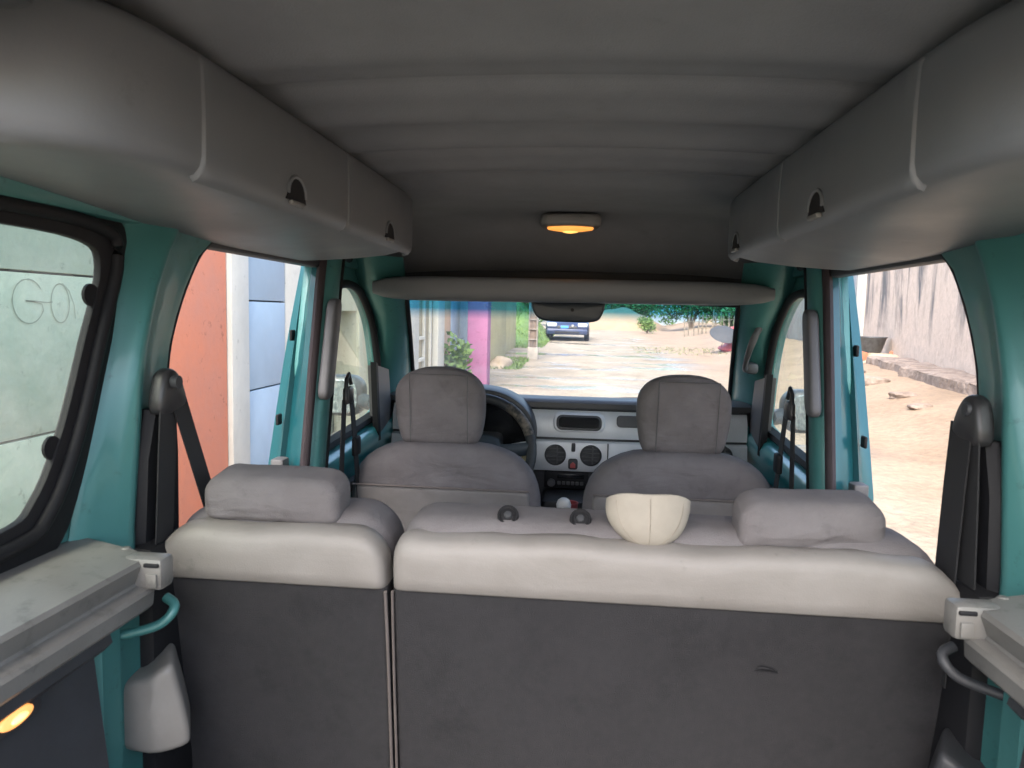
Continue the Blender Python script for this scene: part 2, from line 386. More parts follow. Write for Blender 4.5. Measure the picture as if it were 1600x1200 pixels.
M_GATEG = mat('grey_sheet_gate', (.20, .215, .24), .55, .1, noise=(2,), bump=(10, .1, .01))
M_LEAF = mat('leaf_green', (.075, .16, .03), .6, noise=(3, (.35, .65)), col2=(.04, .10, .02))
M_LEAFL = mat('leaf_light_green', (.115, .19, .045), .6, noise=(3, (.35, .65)), col2=(.07, .13, .025))
M_BARK = mat('bark', (.16, .115, .08), .9, noise=(12,), bump=(20, .6, .02))

def stained():
    m = bpy.data.materials.new('weather_stained_render'); m.use_nodes = True; t = m.node_tree; b = t.nodes['Principled BSDF']
    tc = _n(t, 'ShaderNodeTexCoord')
    def nz(scale, mp, det=6, rough=.6):
        k = _n(t, 'ShaderNodeTexNoise'); k.inputs['Scale'].default_value = scale; k.inputs['Detail'].default_value = det; k.inputs['Roughness'].default_value = rough; k.inputs['Distortion'].default_value = .7
        q = _n(t, 'ShaderNodeMapping'); q.inputs['Scale'].default_value = mp; t.links.new(tc.outputs['Object'], q.inputs[0]); t.links.new(q.outputs[0], k.inputs['Vector']); return k
    s = nz(1.5, (1, 1, .27)); p = nz(1.1, (1, 1, 1)); fine = nz(7, (1, 1, .9), 8, .7)
    sp = _n(t, 'ShaderNodeSeparateXYZ'); t.links.new(tc.outputs['Object'], sp.inputs[0])
    # stains run down from the coping: stronger high on the wall, ragged lower limit
    ad = _n(t, 'ShaderNodeMath', operation='MULTIPLY_ADD'); ad.inputs[1].default_value = 1.6; t.links.new(p.outputs[0], ad.inputs[0]); t.links.new(sp.outputs[2], ad.inputs[2])
    mr = _n(t, 'ShaderNodeMapRange'); mr.inputs['From Min'].default_value = 1.75; mr.inputs['From Max'].default_value = 2.6; t.links.new(ad.outputs[0], mr.inputs[0])
    st = _n(t, 'ShaderNodeMapRange'); st.inputs['From Min'].default_value = .44; st.inputs['From Max'].default_value = .60; t.links.new(s.outputs[0], st.inputs[0])
    mu = _n(t, 'ShaderNodeMath', operation='MULTIPLY'); t.links.new(mr.outputs[0], mu.inputs[0]); t.links.new(st.outputs[0], mu.inputs[1])
    c1 = _n(t, 'ShaderNodeMix', data_type='RGBA'); c1.inputs[6].default_value = (.50, .41, .34, 1); c1.inputs[7].default_value = (.115, .112, .112, 1)
    t.links.new(mu.outputs[0], c1.inputs[0])
    f2 = _n(t, 'ShaderNodeMapRange'); f2.inputs['From Min'].default_value = .3; f2.inputs['From Max'].default_value = .7; f2.inputs['To Min'].default_value = .78; f2.inputs['To Max'].default_value = 1.1; t.links.new(fine.outputs[0], f2.inputs[0])
    c2 = _n(t, 'ShaderNodeMix', data_type='RGBA', blend_type='MULTIPLY'); c2.inputs[0].default_value = 1; t.links.new(c1.outputs[2], c2.inputs[6]); t.links.new(f2.outputs[0], c2.inputs[7])
    t.links.new(c2.outputs[2], b.inputs['Base Color']); b.inputs['Roughness'].default_value = .9
    bp = _n(t, 'ShaderNodeBump'); bp.inputs['Strength'].default_value = .4; bp.inputs['Distance'].default_value = .02; t.links.new(fine.outputs[0], bp.inputs['Height']); t.links.new(bp.outputs[0], b.inputs['Normal'])
    return m
M_STAIN = stained()

WX = -2.155   # street face of the walls on the left
def wall(name, label, cat, y0, y1, m, x=WX, h=2.9, th=.2, bev=.012, cap=True, capm=None):
    t = thing(name, label, cat, (x - th / 2, (y0 + y1) / 2, gz(x, y0)))
    box('face', (x - th, x, y0, y1, -.05, h), m, t, bev)
    if cap: box('coping', (x - th - .03, x + .03, y0, y1, h + .001, h + .07), capm or M_CONC, t, .01)
    return t
def gate(name, label, y0, y1, zs, m, x=WX, frame=.05, h=2.5):
    t = thing(name, label, 'gate', (x, (y0 + y1) / 2, 0))
    for a, b_ in zip(zs[:-1], zs[1:]):
        box('panel', (x - .03, x + .004, y0 + .012, y1 - .012, a + .005, b_ - .005), m, t, .004)
    box('backing', (x - .06, x - .034, y0, y1, .0, zs[-1]), M_DARKLINE, t, .002)
    return t
# green sheet gate with the scratched word on it
gg = gate('sheet_gate', 'pale green sheet gate with the word GO scratched on it, outside the left rear window', .2, 3.42, [.04, .905, 1.567, 2.5], M_GREEN)
def ribbon(name, pts, wd, m, parent, x=WX + .0065):
    v = []; f = []
    P = [Vector((0, a, b_)) for a, b_ in pts]
    for i, p in enumerate(P):
        d = (P[min(i + 1, len(P) - 1)] - P[max(0, i - 1)]).normalized(); n = Vector((0, -d.z, d.y)) * wd / 2 * (.6 + .5 * math.sin(i * 1.3) ** 2)
        v += [(x, p.y - n.y, p.z - n.z), (x, p.y + n.y, p.z + n.z)]
    for i in range(len(P) - 1): f.append((2 * i, 2 * i + 1, 2 * i + 3, 2 * i + 2))
    return MO(name, v, f, m, parent, False)
SCR = mat('pencil_scratch', (.25, .28, .23), .9)
def arc(cy, cz, ry, rz, a0, a1, n=22): return [(cy + ry * math.cos(R(a0 + (a1 - a0) * i / n)), cz + rz * math.sin(R(a0 + (a1 - a0) * i / n))) for i in range(n + 1)]
ribbon('letter_g', arc(2.765, 1.45, .085, .088, 35, 318) + [(2.845, 1.415), (2.838, 1.44), (2.80, 1.449), (2.75, 1.452)], .0055, SCR, gg)
ribbon('letter_g', [(2.75, 1.452), (2.80, 1.451), (2.87, 1.447), (2.90, 1.45)], .0055, SCR, gg)
ribbon('letter_o', arc(2.945, 1.445, .055, .082, 100, 470), .0055, SCR, gg)
ribbon('letter_stroke', [(2.96, 1.53), (3.0, 1.50), (3.03, 1.44), (3.035, 1.38)], .004, SCR, gg)

wall('orange_wall', 'orange rendered wall beside the white gate pillar, outside the left sliding door', 'wall', 3.47, 4.435, M_ORANGE, th=.22)
wall('gate_pillar', 'bright white gate pillar between the orange wall and the pale blue gate', 'pillar', 4.44, 4.685, M_WHITE, x=WX + .03, th=.28)
gate('blue_gate', 'pale blue panelled metal gate outside the left sliding door', 4.70, 5.34, [.0, .89, 1.49, 2.5], M_BLUE)
wall('gate_post', 'slim pale cream post on the far side of the pale blue gate', 'pillar', 5.345, 6.2, M_WHITE, x=WX, th=.25)
# cream house with a recessed doorway, seen through the front left window
ch = thing('cream_house', 'cream rendered house front with a recessed grey doorway, through the left front window', 'building', (-2.5, 7.6, 0))
plate('face', [(6.25, 0), (9.0, 0), (9.0, 3.2), (6.25, 3.2)], [[(6.95, .05), (7.78, .05), (7.78, 1.43), (6.95, 1.43)]], -2.6, -2.36, M_CREAM, ch, bev=.01)
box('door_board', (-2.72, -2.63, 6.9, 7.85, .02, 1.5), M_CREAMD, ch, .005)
box('door_frame', (-2.62, -2.34, 7.785, 7.87, .0, 1.5), M_CREAM, ch, .01)
box('plinth', (-2.60, -2.33, 6.26, 8.99, 0, .12), M_CONC, ch, .01)
# run of painted house fronts further up the street
wall('white_pier', 'narrow white pier at the left edge of the windscreen', 'pillar', 9.05, 9.75, M_WHITE, x=-2.12)
hw = thing('ochre_house', 'ochre panelled house front between two white piers, left in the windscreen', 'building', (-2.3, 10.3, gz(-2, 10)))
box('face', (-2.45, -2.2, 9.78, 11.05, 0, 3.1), M_SAGE, hw, .01)
for yy in (9.86, 10.28, 10.72): box('window_surround', (-2.199, -2.16, yy, yy + .07, .3, 2.6), M_WHITE, hw, .006)
for zz in (.75, 1.05): box('sill', (-2.199, -2.15, 9.94, 10.27, zz, zz + .05), M_WHITE, hw, .006)
wall('white_pier', 'white rendered pier just before the apricot wall', 'pillar', 11.07, 11.6, M_WHITE, x=-2.12)
wall('apricot_wall', 'apricot rendered strip of wall left of the grey blue gate', 'wall', 11.62, 12.3, M_APR, x=-2.15)
gate('double_gate', 'grey blue double leaf gate behind the leafy shrub', 12.36, 13.28, [.1, 3.0], M_GBLUE, x=-2.16)
gate('double_gate', 'far leaf of the grey blue gate, against the pink pier', 13.31, 14.3, [.1, 3.0], M_GBLUE, x=-2.16)
wall('pink_pier', 'bright pink rendered pier in the windscreen', 'pillar', 12.95, 13.4, M_PINK, x=-1.605, th=.36)
wall('yellow_wall', 'nearer pale yellow wall right of the pink pier', 'wall', 14.4, 20.4, M_YEL, x=-2.04, th=.25)
wall('yellow_wall', 'further pale yellow wall, set back beside the grass bank', 'wall', 20.6, 25.3, M_YEL, x=-2.2, th=.25)
box('mound', (0, 0, 0, 0, 0, 0), M_CONC) if False else None
def rock(name, c, s, m, parent=None, seed=0, sq=.75):
    rnd = random.Random(seed); bm = bmesh.new(); bmesh.ops.create_icosphere(bm, subdivisions=3, radius=1)
    ph = [rnd.uniform(0, 6) for _ in range(6)]
    for v in bm.verts:
        p = v.co.copy(); k = 1 + .14 * math.sin(p.x * 3 + ph[0]) * math.sin(p.y * 4 + ph[1]) + .12 * math.sin(p.z * 5 + ph[2] + p.x * 2) + .05 * math.sin(p.x * 11 + ph[3]) * math.sin(p.y * 9 + ph[4])
        q = p * k
        q = Vector([math.copysign(abs(t) ** sq, t) for t in q])
        v.co = Vector((c[0] + q.x * s[0], c[1] + q.y * s[1], c[2] + q.z * s[2]))
    me = bpy.data.meshes.new(name); bm.to_mesh(me); bm.free(); me.shade_smooth(); me.set_sharp_from_angle(angle=R(40))
    return link(name, me, m, parent)
M_SAND = mat('pale_sand', (.40, .32, .23), .95, noise=(6,), bump=(18, .7, .02))
tag(rock('sand_heap', (-1.85, 17.3, gz(-2, 17)), (.3, .8, .22), M_SAND, seed=3, sq=1), 'small heap of pale sand at the foot of the yellow wall', 'sand heap')

# utility post with peeling boards
up = thing('utility_post', 'weathered square post standing in the wet street before the parked car', 'post', (-1.25, 19.9, gz(-1.2, 20)))
M_POST = mat('weathered_post', (.22, .165, .13), .9, noise=(7, (.35, .6)), col2=(.11, .09, .08), bump=(25, .6, .02), streak=(1, 1, .4))
M_POSTE = mat('post_edge_flaking', (.34, .31, .28), .9, noise=(9,), col2=(.2, .17, .15))
box('shaft', (-1.34, -1.17, 19.8, 19.97, gz(-1.2, 20) - .05, 4.2), M_POST, up, .02)
for sx in (-1.375, -1.165): box('flange', (sx, sx + .035, 19.77, 20.0, .27, 4.2), M_POSTE, up, .005)
for zz in (.75, 1.02, 1.28): box('batten', (-1.36, -1.15, 19.76, 19.795, zz, zz + .03), M_POSTE, up, .004)
box('footing', (-1.39, -1.11, 19.74, 20.03, .1, .55), M_CONC, up, .02)

# ---- foliage
def bush(name, label, c, rad, n, leaf, m, seed, cat='bush', group=None, stem=True, zmin=0):
    rnd = random.Random(seed); t = thing(name, label, cat, c, group)
    v = []; f = []
    lobes = [(Vector((rnd.uniform(-.6, .6) * rad[0], rnd.uniform(-.6, .6) * rad[1], rnd.uniform(.35, .95) * rad[2])), rnd.uniform(.3, .55)) for _ in range(9)]
    for i in range(n):
        lb, lr = rnd.choice(lobes)
        d = Vector((rnd.gauss(0, 1), rnd.gauss(0, 1), rnd.gauss(0, 1))).normalized() * (rnd.random() ** .4)
        p = Vector(c) + lb + Vector((d.x * rad[0] * lr, d.y * rad[1] * lr, d.z * rad[2] * lr))
        if p.z < c[2] + zmin: p.z = c[2] + zmin + rnd.random() * .2
        a = Vector((rnd.uniform(-1, 1), rnd.uniform(-1, 1), rnd.uniform(-.5, 1))).normalized(); b_ = a.orthogonal().normalized()
        L = leaf * rnd.uniform(.6, 1.3); k = len(v)
        v += [p, p + a * L * .5 + b_ * L * .28, p + a * L, p + a * L * .5 - b_ * L * .28]; f.append((k, k + 1, k + 2, k + 3))
    MO('crown', v, f, m, t, False)
    if stem:
        for q in range(4):
            e = Vector(c) + lobes[q][0]
            tube('stem', [Vector(c) + Vector((.03 * q, 0, -.03)), Vector(c).lerp(e, .5) + Vector((.05, 0, 0)), e], .03 * max(.3, rad[2]), M_BARK, t, seg=6, taper=lambda s: 1 - .7 * s)
    return t
bush('street_shrub', 'leafy green shrub growing before the grey blue gate', (-1.95, 11.9, gz(-2, 12) + .05), (.22, .3, .62), 420, .13, M_LEAFL, 5, cat='shrub')
bush('far_tree', 'dark leafy tree above the grass bank behind the post', (-2.7, 40, gz(-3, 36) + .9), (1.6, 1.6, 3.0), 3200, .28, M_LEAF, 11, cat='tree')
bush('far_tree', 'dark leafy tree behind the parked car', (-.6, 52, gz(0, 52) + .3), (3.2, 2, 4.2), 3600, .36, M_LEAF, 12, cat='tree')
for i, (x, y, rx, h, lab, mm) in enumerate([
        (-4.5, 63, 3.0, 5.2, 'tall dark tree far behind the further yellow wall', M_LEAF), (1.6, 66, 3.4, 4.6, 'broad dark tree behind the earth bank', M_LEAF),
        (5.4, 68, 3.2, 5.0, 'tall dark tree between the earth bank and the far house', M_LEAF), (13.2, 58, 3.0, 5.0, 'tall dark tree right of the far house', M_LEAF),
        (4.3, 56, 2.6, 2.2, 'low bright green bush left of the far fence', M_LEAFL),
        (6.6, 46, 2.2, 2.9, 'tall dark green tree above the left end of the far fence', M_LEAF),
        (9.4, 47, 2.2, 3.0, 'dark green tree above the middle of the far fence', M_LEAF),
        (9.1, 38, 1.3, 2.2, 'yellow green bush behind the grey parasol', M_LEAFL),
        (3.6, 41.6, .55, .75, 'small round light green bush before the orange earth bank', M_LEAFL),
        (8.6, 40.5, 1.3, 1.35, 'light green bush growing over the far fence', M_LEAFL)]):
    bush('far_bush', lab, (x, y, gz(x, y) + .05), (rx, rx * .7, h), int(1700 * rx + 500), .22 if rx > 1 else .12, mm, 30 + i, group='greenery at the end of the street')
# earth bank and grass bank (terrain)
M_EARTH = mat('orange_earth', (.25, .165, .10), .95, noise=(1.6, (.35, .65)), col2=(.22, .18, .12), bump=(6, .8, .05))
M_GRASSB = mat('grass_bank_soil', (.11, .19, .05), .95, noise=(5,), col2=(.08, .14, .04), bump=(20, .7, .03))
def mound(name, c, s, m, kind='structure'):
    n = 28; v = []; f = []
    for j in range(n):
        for i in range(n):
            u = -1 + 2 * i / (n - 1); w_ = -1 + 2 * j / (n - 1); d = math.sqrt(u * u + w_ * w_)
            h = max(0, math.cos(min(1, d) * math.pi / 2)) ** 1.1 * s[2] * (1 + .12 * math.sin(u * 9) * math.sin(w_ * 7 + 1))
            v.append((c[0] + u * s[0], c[1] + w_ * s[1], gz(c[0] + u * s[0], c[1] + w_ * s[1]) + h - .04))
    for j in range(n - 1):
        for i in range(n - 1): f.append((j * n + i, j * n + i + 1, (j + 1) * n + i + 1, (j + 1) * n + i))
    return stru(MO(name, v, f, m, None, True, 80), kind)
mound('earth_bank', (2.3, 50, 0), (3.6, 5, 1.35), M_EARTH)
mound('grass_bank', (-3.0, 31, 0), (1.8, 6.5, 1.55), M_GRASSB)
def grass(name, cx, cy, sx, sy, n, h, seed, bank=None, m=M_LEAFL):
    rnd = random.Random(seed); v = []; f = []
    for i in range(n):
        u = rnd.uniform(-1, 1); w_ = rnd.uniform(-1, 1); x = cx + u * sx; y = cy + w_ * sy
        d = math.sqrt(u * u + w_ * w_)
        z = gz(x, y) + (max(0, math.cos(min(1, d) * math.pi / 2)) ** 1.1 * bank - .04 if bank else 0)
        a = rnd.uniform(0, 6.28); q = h * rnd.uniform(.5, 1.2); k = len(v); dx = math.cos(a) * .02; dy = math.sin(a) * .02
        v += [(x - dx, y - dy, z), (x + dx, y + dy, z), (x + rnd.uniform(-.06, .06), y + rnd.uniform(-.06, .06), z + q)]; f.append((k, k + 1, k + 2))
    o = stru(MO(name, v, f, m, None, False), 'stuff'); o['label'] = 'bright green grass on the bank beside the street' if bank else ('thin green grass tufts by the yellow wall' if cx < 0 else 'thin green grass tufts in the street before the grey parasol'); o['category'] = 'grass'; return o
grass('bank_grass', -3.0, 31, 1.75, 6.3, 9000, .16, 2, 1.55)
grass('edge_grass', -1.75, 18.2, .45, 1.8, 900, .07, 3)
grass('verge_grass', 3.3, 25.5, 1.5, 2.0, 420, .05, 6, m=mat('dry_grass', (.16, .18, .075), .8))

# ---- far fence of uneven posts
fn = thing('post_fence', 'low fence of uneven pale posts below the dark green trees', 'fence', (7.6, 38, gz(7.6, 38)))
M_FP = mat('pale_fence_post', (.24, .21, .16), .9, noise=(9,), col2=(.09, .075, .06))
rnd = random.Random(4)
for i in range(22):
    x = 5.2 + i * .22 + rnd.uniform(-.05, .05); y = 38 + rnd.uniform(-.3, .3); h = rnd.uniform(.7, 1.15)
    tube('post', [(x, y, gz(x, y) - .05), (x + rnd.uniform(-.05, .05), y, gz(x, y) + h)], rnd.uniform(.025, .05), M_FP, fn, seg=6)
for zz in (.4, .75): tube('rail', [(5.1, 38.05, gz(5, 38) + zz), (10.0, 38.05, gz(10, 38) + zz)], .02, M_FP, fn, seg=6)
bh = thing('far_house', 'low pale house with an ochre corner post beyond the far fence', 'building', (9, 62, gz(9, 62)))
box('wall', (5.2, 12.5, 60, 64, .5, 3.2), mat('grey_blue_wall', (.34, .40, .46), .9, noise=(2,)), bh, .02)
box('roof', (4.9, 12.8, 59.6, 64.4, 3.21, 3.45), M_GATEG, bh, .02)
box('corner_post', (9.9, 10.25, 59.85, 59.995, .5, 3.2), M_APR, bh, .01)

# ---- grey parasol tipped over a red covered heap
M_GREYC = mat('grey_canopy_cloth', (.036, .040, .047), .8, noise=(4,), col2=(.032, .036, .042))
M_REDC = mat('red_sheet', (.50, .07, .075), .6, noise=(6, (.35, .65)), col2=(.36, .05, .06), bump=(14, .5, .03))
pc = Vector((4.66, 24.6, .93))
ps = thing('parasol', 'grey round parasol tipped towards the street beside the red sheet', 'parasol', (pc.x, pc.y, pc.z - .7))
qq = Matrix.Rotation(R(34), 3, 'X') @ Matrix.Rotation(R(4), 3, 'Y')
prof = [(0.001, .15), (.16, .142), (.30, .11), (.42, .055), (.48, .0), (.47, -.004), (.41, .045), (.29, .098), (.15, .13), (.001, .138)]
lathe('canopy', prof, M_GREYC, ps, pc, 32, q=qq)
for a in range(8):
    d = qq @ Vector((math.cos(a * math.pi / 4) * .465, math.sin(a * math.pi / 4) * .465, 0)); tube('rib', [pc + qq @ Vector((0, 0, .125)), pc + d * .6 + qq @ Vector((0, 0, .085)), pc + d], .008, CHROME, ps, seg=5)
tube('pole', [pc + qq @ Vector((0, 0, .14)), pc + qq @ Vector((0, 0, -.75))], .014, CHROME, ps, seg=6)
tag(rock('covered_heap', (5.38, 25.4, gz(5.4, 25.4) + .1), (.62, .6, .66), M_REDC, seed=9, sq=1.0), 'heap under a red sheet beside the grey parasol', 'covered heap')
tag(rock('covered_heap', (5.0, 25.0, gz(5.0, 25) + .04), (.42, .4, .22), M_REDC, seed=19, sq=1.0), 'low front fold of red sheet on the ground under the parasol', 'covered heap')

# ---- right side: stained wall, grey gate, pillar, slabs, basin
def qwall(name, label, cat, a, b_, z0, z1, th, m, bev=.015):
    A_, B_ = Vector((*a, 0)), Vector((*b_, 0)); d = (B_ - A_).normalized(); n = Vector((d.y, -d.x, 0)) * th
    t = thing(name, label, cat, ((a[0] + b_[0]) / 2, (a[1] + b_[1]) / 2, z0))
    N = 24; rings = []
    bm = bmesh.new()
    v = []; f = []
    for i in range(N + 1):
        p = A_.lerp(B_, i / N); top = z1 + .015 * math.sin(i * 1.7)
        v += [(p.x, p.y, z0 - .2), (p.x, p.y, top), (p.x + n.x, p.y + n.y, top), (p.x + n.x, p.y + n.y, z0 - .2)]
    bm.free()
    for i in range(N):
        k = i * 4
        f += [(k, k + 4, k + 5, k + 1), (k + 1, k + 5, k + 6, k + 2), (k + 2, k + 6, k + 7, k + 3)]
    f += [(0, 1, 2, 3), (N * 4, N * 4 + 1, N * 4 + 2, N * 4 + 3)]
    MO('face', v, f, m, t, False)
    return t
qwall('stained_wall', 'tall pale wall with dark rain stains, outside the right sliding door', 'wall', (4.6, 3.5), (7.75, 21.2), .45, 3.6, .25, M_STAIN)
qwall('wall_pillar', 'pale end pillar of the stained wall beside the grey sheet gate', 'pillar', (7.72, 21.25), (7.82, 22.1), .5, 3.6, .3, M_WHITE)
sg = thing('sheet_metal_gate', 'grey sheet metal gate beyond the stained wall, right of the van', 'gate', (8.2, 26, .5))
for i in range(9):
    y0 = 22.2 + i * 1.6; x0 = 7.85 + (y0 - 22.2) * .05
    box('panel', (x0, x0 + .05, y0 + .02, y0 + 1.58, .55, 3.5), M_GATEG, sg, .008)
    box('rib', (x0 - .05, x0 - .001, y0 - .03, y0 + .03, .5, 3.5), M_WHITE if i == 1 else M_GATEG, sg, .006)
M_SLAB = mat('worn_slab', (.23, .185, .155), .9, noise=(5, (.35, .65)), col2=(.12, .092, .075), bump=(14, .9, .04))
slabs = [((5.55, 9.0), (5.95, 13.6), .16, 'long worn concrete slab along the foot of the stained wall, nearest the van'),
         ((6.1, 13.75), (6.5, 16.6), .15, 'further worn concrete slab running up to the black basin')]
for k, (a, b_, hh, lab) in enumerate(slabs):
    A_, B_ = Vector((*a, 0)), Vector((*b_, 0)); d = (B_ - A_).normalized(); n = Vector((d.y, -d.x, 0)); rings = []
    for i in range(25):
        p = A_.lerp(B_, i / 24); j = .05 * math.sin(i * .55 + k) + .012 * math.sin(i * 1.9 + 2 * k); z = gz(p.x, p.y)
        rings.append([(p.x - n.x * (.28 + j), p.y - n.y * (.28 + j), z - .1), (p.x - n.x * (.26 + j), p.y - n.y * (.26 + j), z + hh - .03 + j * .4), (p.x - n.x * .22, p.y, z + hh + j * .5), (p.x + n.x * .45, p.y + n.y * .45, z + hh + .02 - j * .5), (p.x + n.x * .5, p.y + n.y * .5, z - .1)])
    tag(loft('kerb_slab', rings, M_SLAB, None, ang=40), lab, 'kerb slab', 'concrete slabs along the stained wall')
ba = thing('basin', 'battered black basin standing on the ground at the far end of the stained wall', 'basin', (6.75, 17.9, gz(6.7, 17.9)))
M_BAS = mat('black_basin', (.05, .055, .06), .5, noise=(9,), col2=(.10, .11, .12))
bz = gz(6.7, 17.9) + .16
lathe('bowl', [(.001, 0), (.18, 0), (.22, .03), (.31, .34), (.335, .36), (.335, .38), (.30, .38), (.2, .06), (.001, .05)], M_BAS, ba, (6.75, 17.9, bz), 24)
for k in range(0): tube('rim_tear', [(6.75 + .41 * math.cos(R(230 + k * 30)), 17.9 + .41 * math.sin(R(230 + k * 30)), bz + .05 + .05 * k), (6.75 + .43 * math.cos(R(236 + k * 30)), 17.9 + .43 * math.sin(R(236 + k * 30)), bz + .4)], .012, M_GATEG, ba, seg=5)
M_BRK = mat('red_brick', (.45, .17, .10), .9, noise=(8,))
for k, (x, y, a, lab) in enumerate([(6.35, 17.3, 20, 'broken red brick left of the black basin'), (7.2, 17.6, -30, 'broken red brick right of the black basin')]):
    z = gz(x, y); tag(box('brick', (x - .18, x + .18, y - .12, y + .12, z - .03, z + .2), M_BRK, None, .02, rot=((x, y, z), Matrix.Rotation(R(a), 3, 'Z') @ Matrix.Rotation(R(14), 3, 'Y'))), lab, 'brick')
tag(rock('sand_heap', (6.8, 17.8, gz(6.8, 17.8) - .02), (.9, .9, .19), M_SAND, seed=13, sq=1), 'low earth heap carrying the black basin beside the stained wall', 'earth heap')
for k, (x, y, s_, lab) in enumerate([(4.95, 13.0, .17, 'largest loose stone before the gap between the two worn slabs'), (4.75, 11.2, .12, 'flat loose stone before the middle of the nearer worn slab'),
        (5.25, 14.6, .11, 'loose stone at the near end of the further worn slab'), (4.55, 10.2, .09, 'small loose stone nearest the right rear seat belt'), (5.5, 16.2, .10, 'small loose stone farthest up along the worn slabs')]):
    tag(rock('stone', (x, y, gz(x, y) + s_ * .15), (s_ * 1.7, s_, s_ * .55), M_SLAB, seed=50 + k), lab, 'stone', 'loose stones before the slabs')

# ---- parked car
def car():
    t = thing('parked_car', 'dark blue car parked at the end of the wet street, facing the van', 'car', (-.55, 32, gz(-.5, 32)))
    bz = gz(-.5, 32); cx = -.55; y0 = 30.2
    M_NAVY = mat('navy_car_paint', (.018, .03, .085), .3, .3, noise=(3,), coat=.6)
    M_CG = mat('car_window', (.45, .52, .60), .08, .0, 1.0)
    prof = [(.0, .42, .60, .80), (.08, .30, .68, .86), (.45, .24, .80, .88), (1.1, .22, .90, .89), (1.9, .22, .95, .89), (3.2, .22, .98, .88), (4.0, .26, .98, .85), (4.2, .36, .9, .78)]
    rings = []
    for (dy, zb, zt, hw_) in prof:
        rg = []
        for (u, w_) in rrect(-hw_, hw_, zb, zt, (.07, .07, .16, .16), 4): rg.append((cx + u, y0 + dy, bz + w_))
        rings.append(rg)
    body = loft('body', rings, M_NAVY, t)
    cab = [(1.15, .90, .74, .76), (1.75, 1.40, .58, .70), (2.9, 1.44, .57, .70), (3.75, 1.0, .68, .76)]
    V = []
    rr = []
    for (dy, zt, ht, hb) in cab: rr.append([(cx - hb, y0 + dy, bz + .85), (cx - ht, y0 + dy, bz + zt), (cx + ht, y0 + dy, bz + zt), (cx + hb, y0 + dy, bz + .85)])
    loft('cabin', rr, M_NAVY, t)
    v = [(cx - .66, y0 + 1.17, bz + .94), (cx + .66, y0 + 1.17, bz + .94), (cx + .53, y0 + 1.71, bz + 1.385), (cx - .53, y0 + 1.71, bz + 1.385)]
    MO('windscreen', [(a, b_ - .035, c + .02) for a, b_, c in v], [(0, 1, 2, 3)], M_CG, t, False)
    for s in (-1, 1):
        box('headlight', (cx + s * .62 - .2, cx + s * .62 + .2, y0 - .02, y0 + .2, bz + .56, bz + .72), mat('headlight_glass', (.34, .36, .4), .15), t, .04)
        box('fog_lamp', (cx + s * .55 - .08, cx + s * .55 + .08, y0 - .03, y0 + .1, bz + .33, bz + .40), M_CG, t, .02)
        for dy in (.75, 3.35):
            lathe('wheel', [(.001, -.1), (.31, -.1), (.33, -.06), (.33, .06), (.31, .1), (.001, .1)], BLACK, t, (cx + s * .80, y0 + dy, bz + .31), 20, 'X')
        mb = box('door_mirror', (cx + s * .98 - .09, cx + s * .98 + .09, y0 + 1.35, y0 + 1.5, bz + .92, bz + 1.06), M_NAVY, t, .03)
    box('grille', (cx - .4, cx + .4, y0 - .025, y0 + .05, bz + .50, bz + .60), DASHD, t, .01)
    box('bumper', (cx - .82, cx + .82, y0 - .06, y0 + .2, bz + .26, bz + .48), M_NAVY, t, .04)
    box('number_plate', (cx - .26, cx + .05, y0 - .075, y0 - .062, bz + .5, bz + .61), mat('blue_plate', (.05, .22, .62), .4), t, .003)
    lathe('emblem', [(.001, -.012), (.05, -.012), (.05, .01), (.001, .01)], CHROME, t, (cx + .22, y0 - .03, bz + .62), 16, 'Y')
    box('lower_intake', (cx - .5, cx + .5, y0 - .068, y0 - .02, bz + .30, bz + .38), BLACK, t, .01)
car()

# ================================================================== THE VAN
van = thing('van', 'teal van interior shell seen from its open tailgate, sliding door openings on both sides', 'van', (0, 1.6, 0))
# ---- raised tailgate above the load opening
box('tailgate', (-.62, .62, -.62, .40, 1.86, 1.91), TEAL, van, .03, rot=((0, .42, 1.87), Matrix.Rotation(R(-30), 3, 'X')))
# ---- roof lining: ribbed rear panel, plain front panel
def lining_z(x, y):
    z = 1.772 - .028 * (x / .62) ** 2
    for c, wd, a in ((.93, .05, .010), (1.08, .028, -.018), (1.22, .05, .010), (1.40, .05, .012), (1.50, .022, -.016), (1.62, .05, .010), (.76, .05, -.008)):
        z += -a * 1.05 * math.exp(-((y - c) / wd) ** 2)
    return z
def grid(name, x0, x1, y0, y1, nx, ny, fz, m, parent, th=.01):
    v = []; f = []
    for k in (0, 1):
        for j in range(ny + 1):
            for i in range(nx + 1):
                x = x0 + (x1 - x0) * i / nx; y = y0 + (y1 - y0) * j / ny; v.append((x, y, fz(x, y) + k * th))
    n = nx + 1; K = n * (ny + 1)
    for j in range(ny):
        for i in range(nx):
            a = j * n + i; f.append((a, a + 1, a + n + 1, a + n)); f.append((K + a, K + a + n, K + a + n + 1, K + a + 1))
    for i in range(nx): f.append((i, K + i, K + i + 1, i + 1)); a = ny * n + i; f.append((a, a + 1, K + a + 1, K + a))
    for j in range(ny): a = j * n; f.append((a, a + n, K + a + n, K + a)); a = j * n + nx; f.append((a, K + a, K + a + n, a + n))
    return MO(name, v, f, m, parent, True, 40)
grid('roof_lining', -.66, .66, .52, 1.735, 30, 90, lining_z, LINING, van)
grid('front_roof_lining', -.66, .66, 1.70, 2.66, 24, 40, lambda x, y: 1.758 + .012 * (1 - sst(1.72, 1.86, y)) - .027 * (x / .62) ** 2 - .185 * sst(2.28, 2.70, y) ** 1.3, LINING, van)
box('overhead_shelf_back', (-.66, .66, 2.60, 2.66, 1.50, 1.60), DTRIM, van, .01)
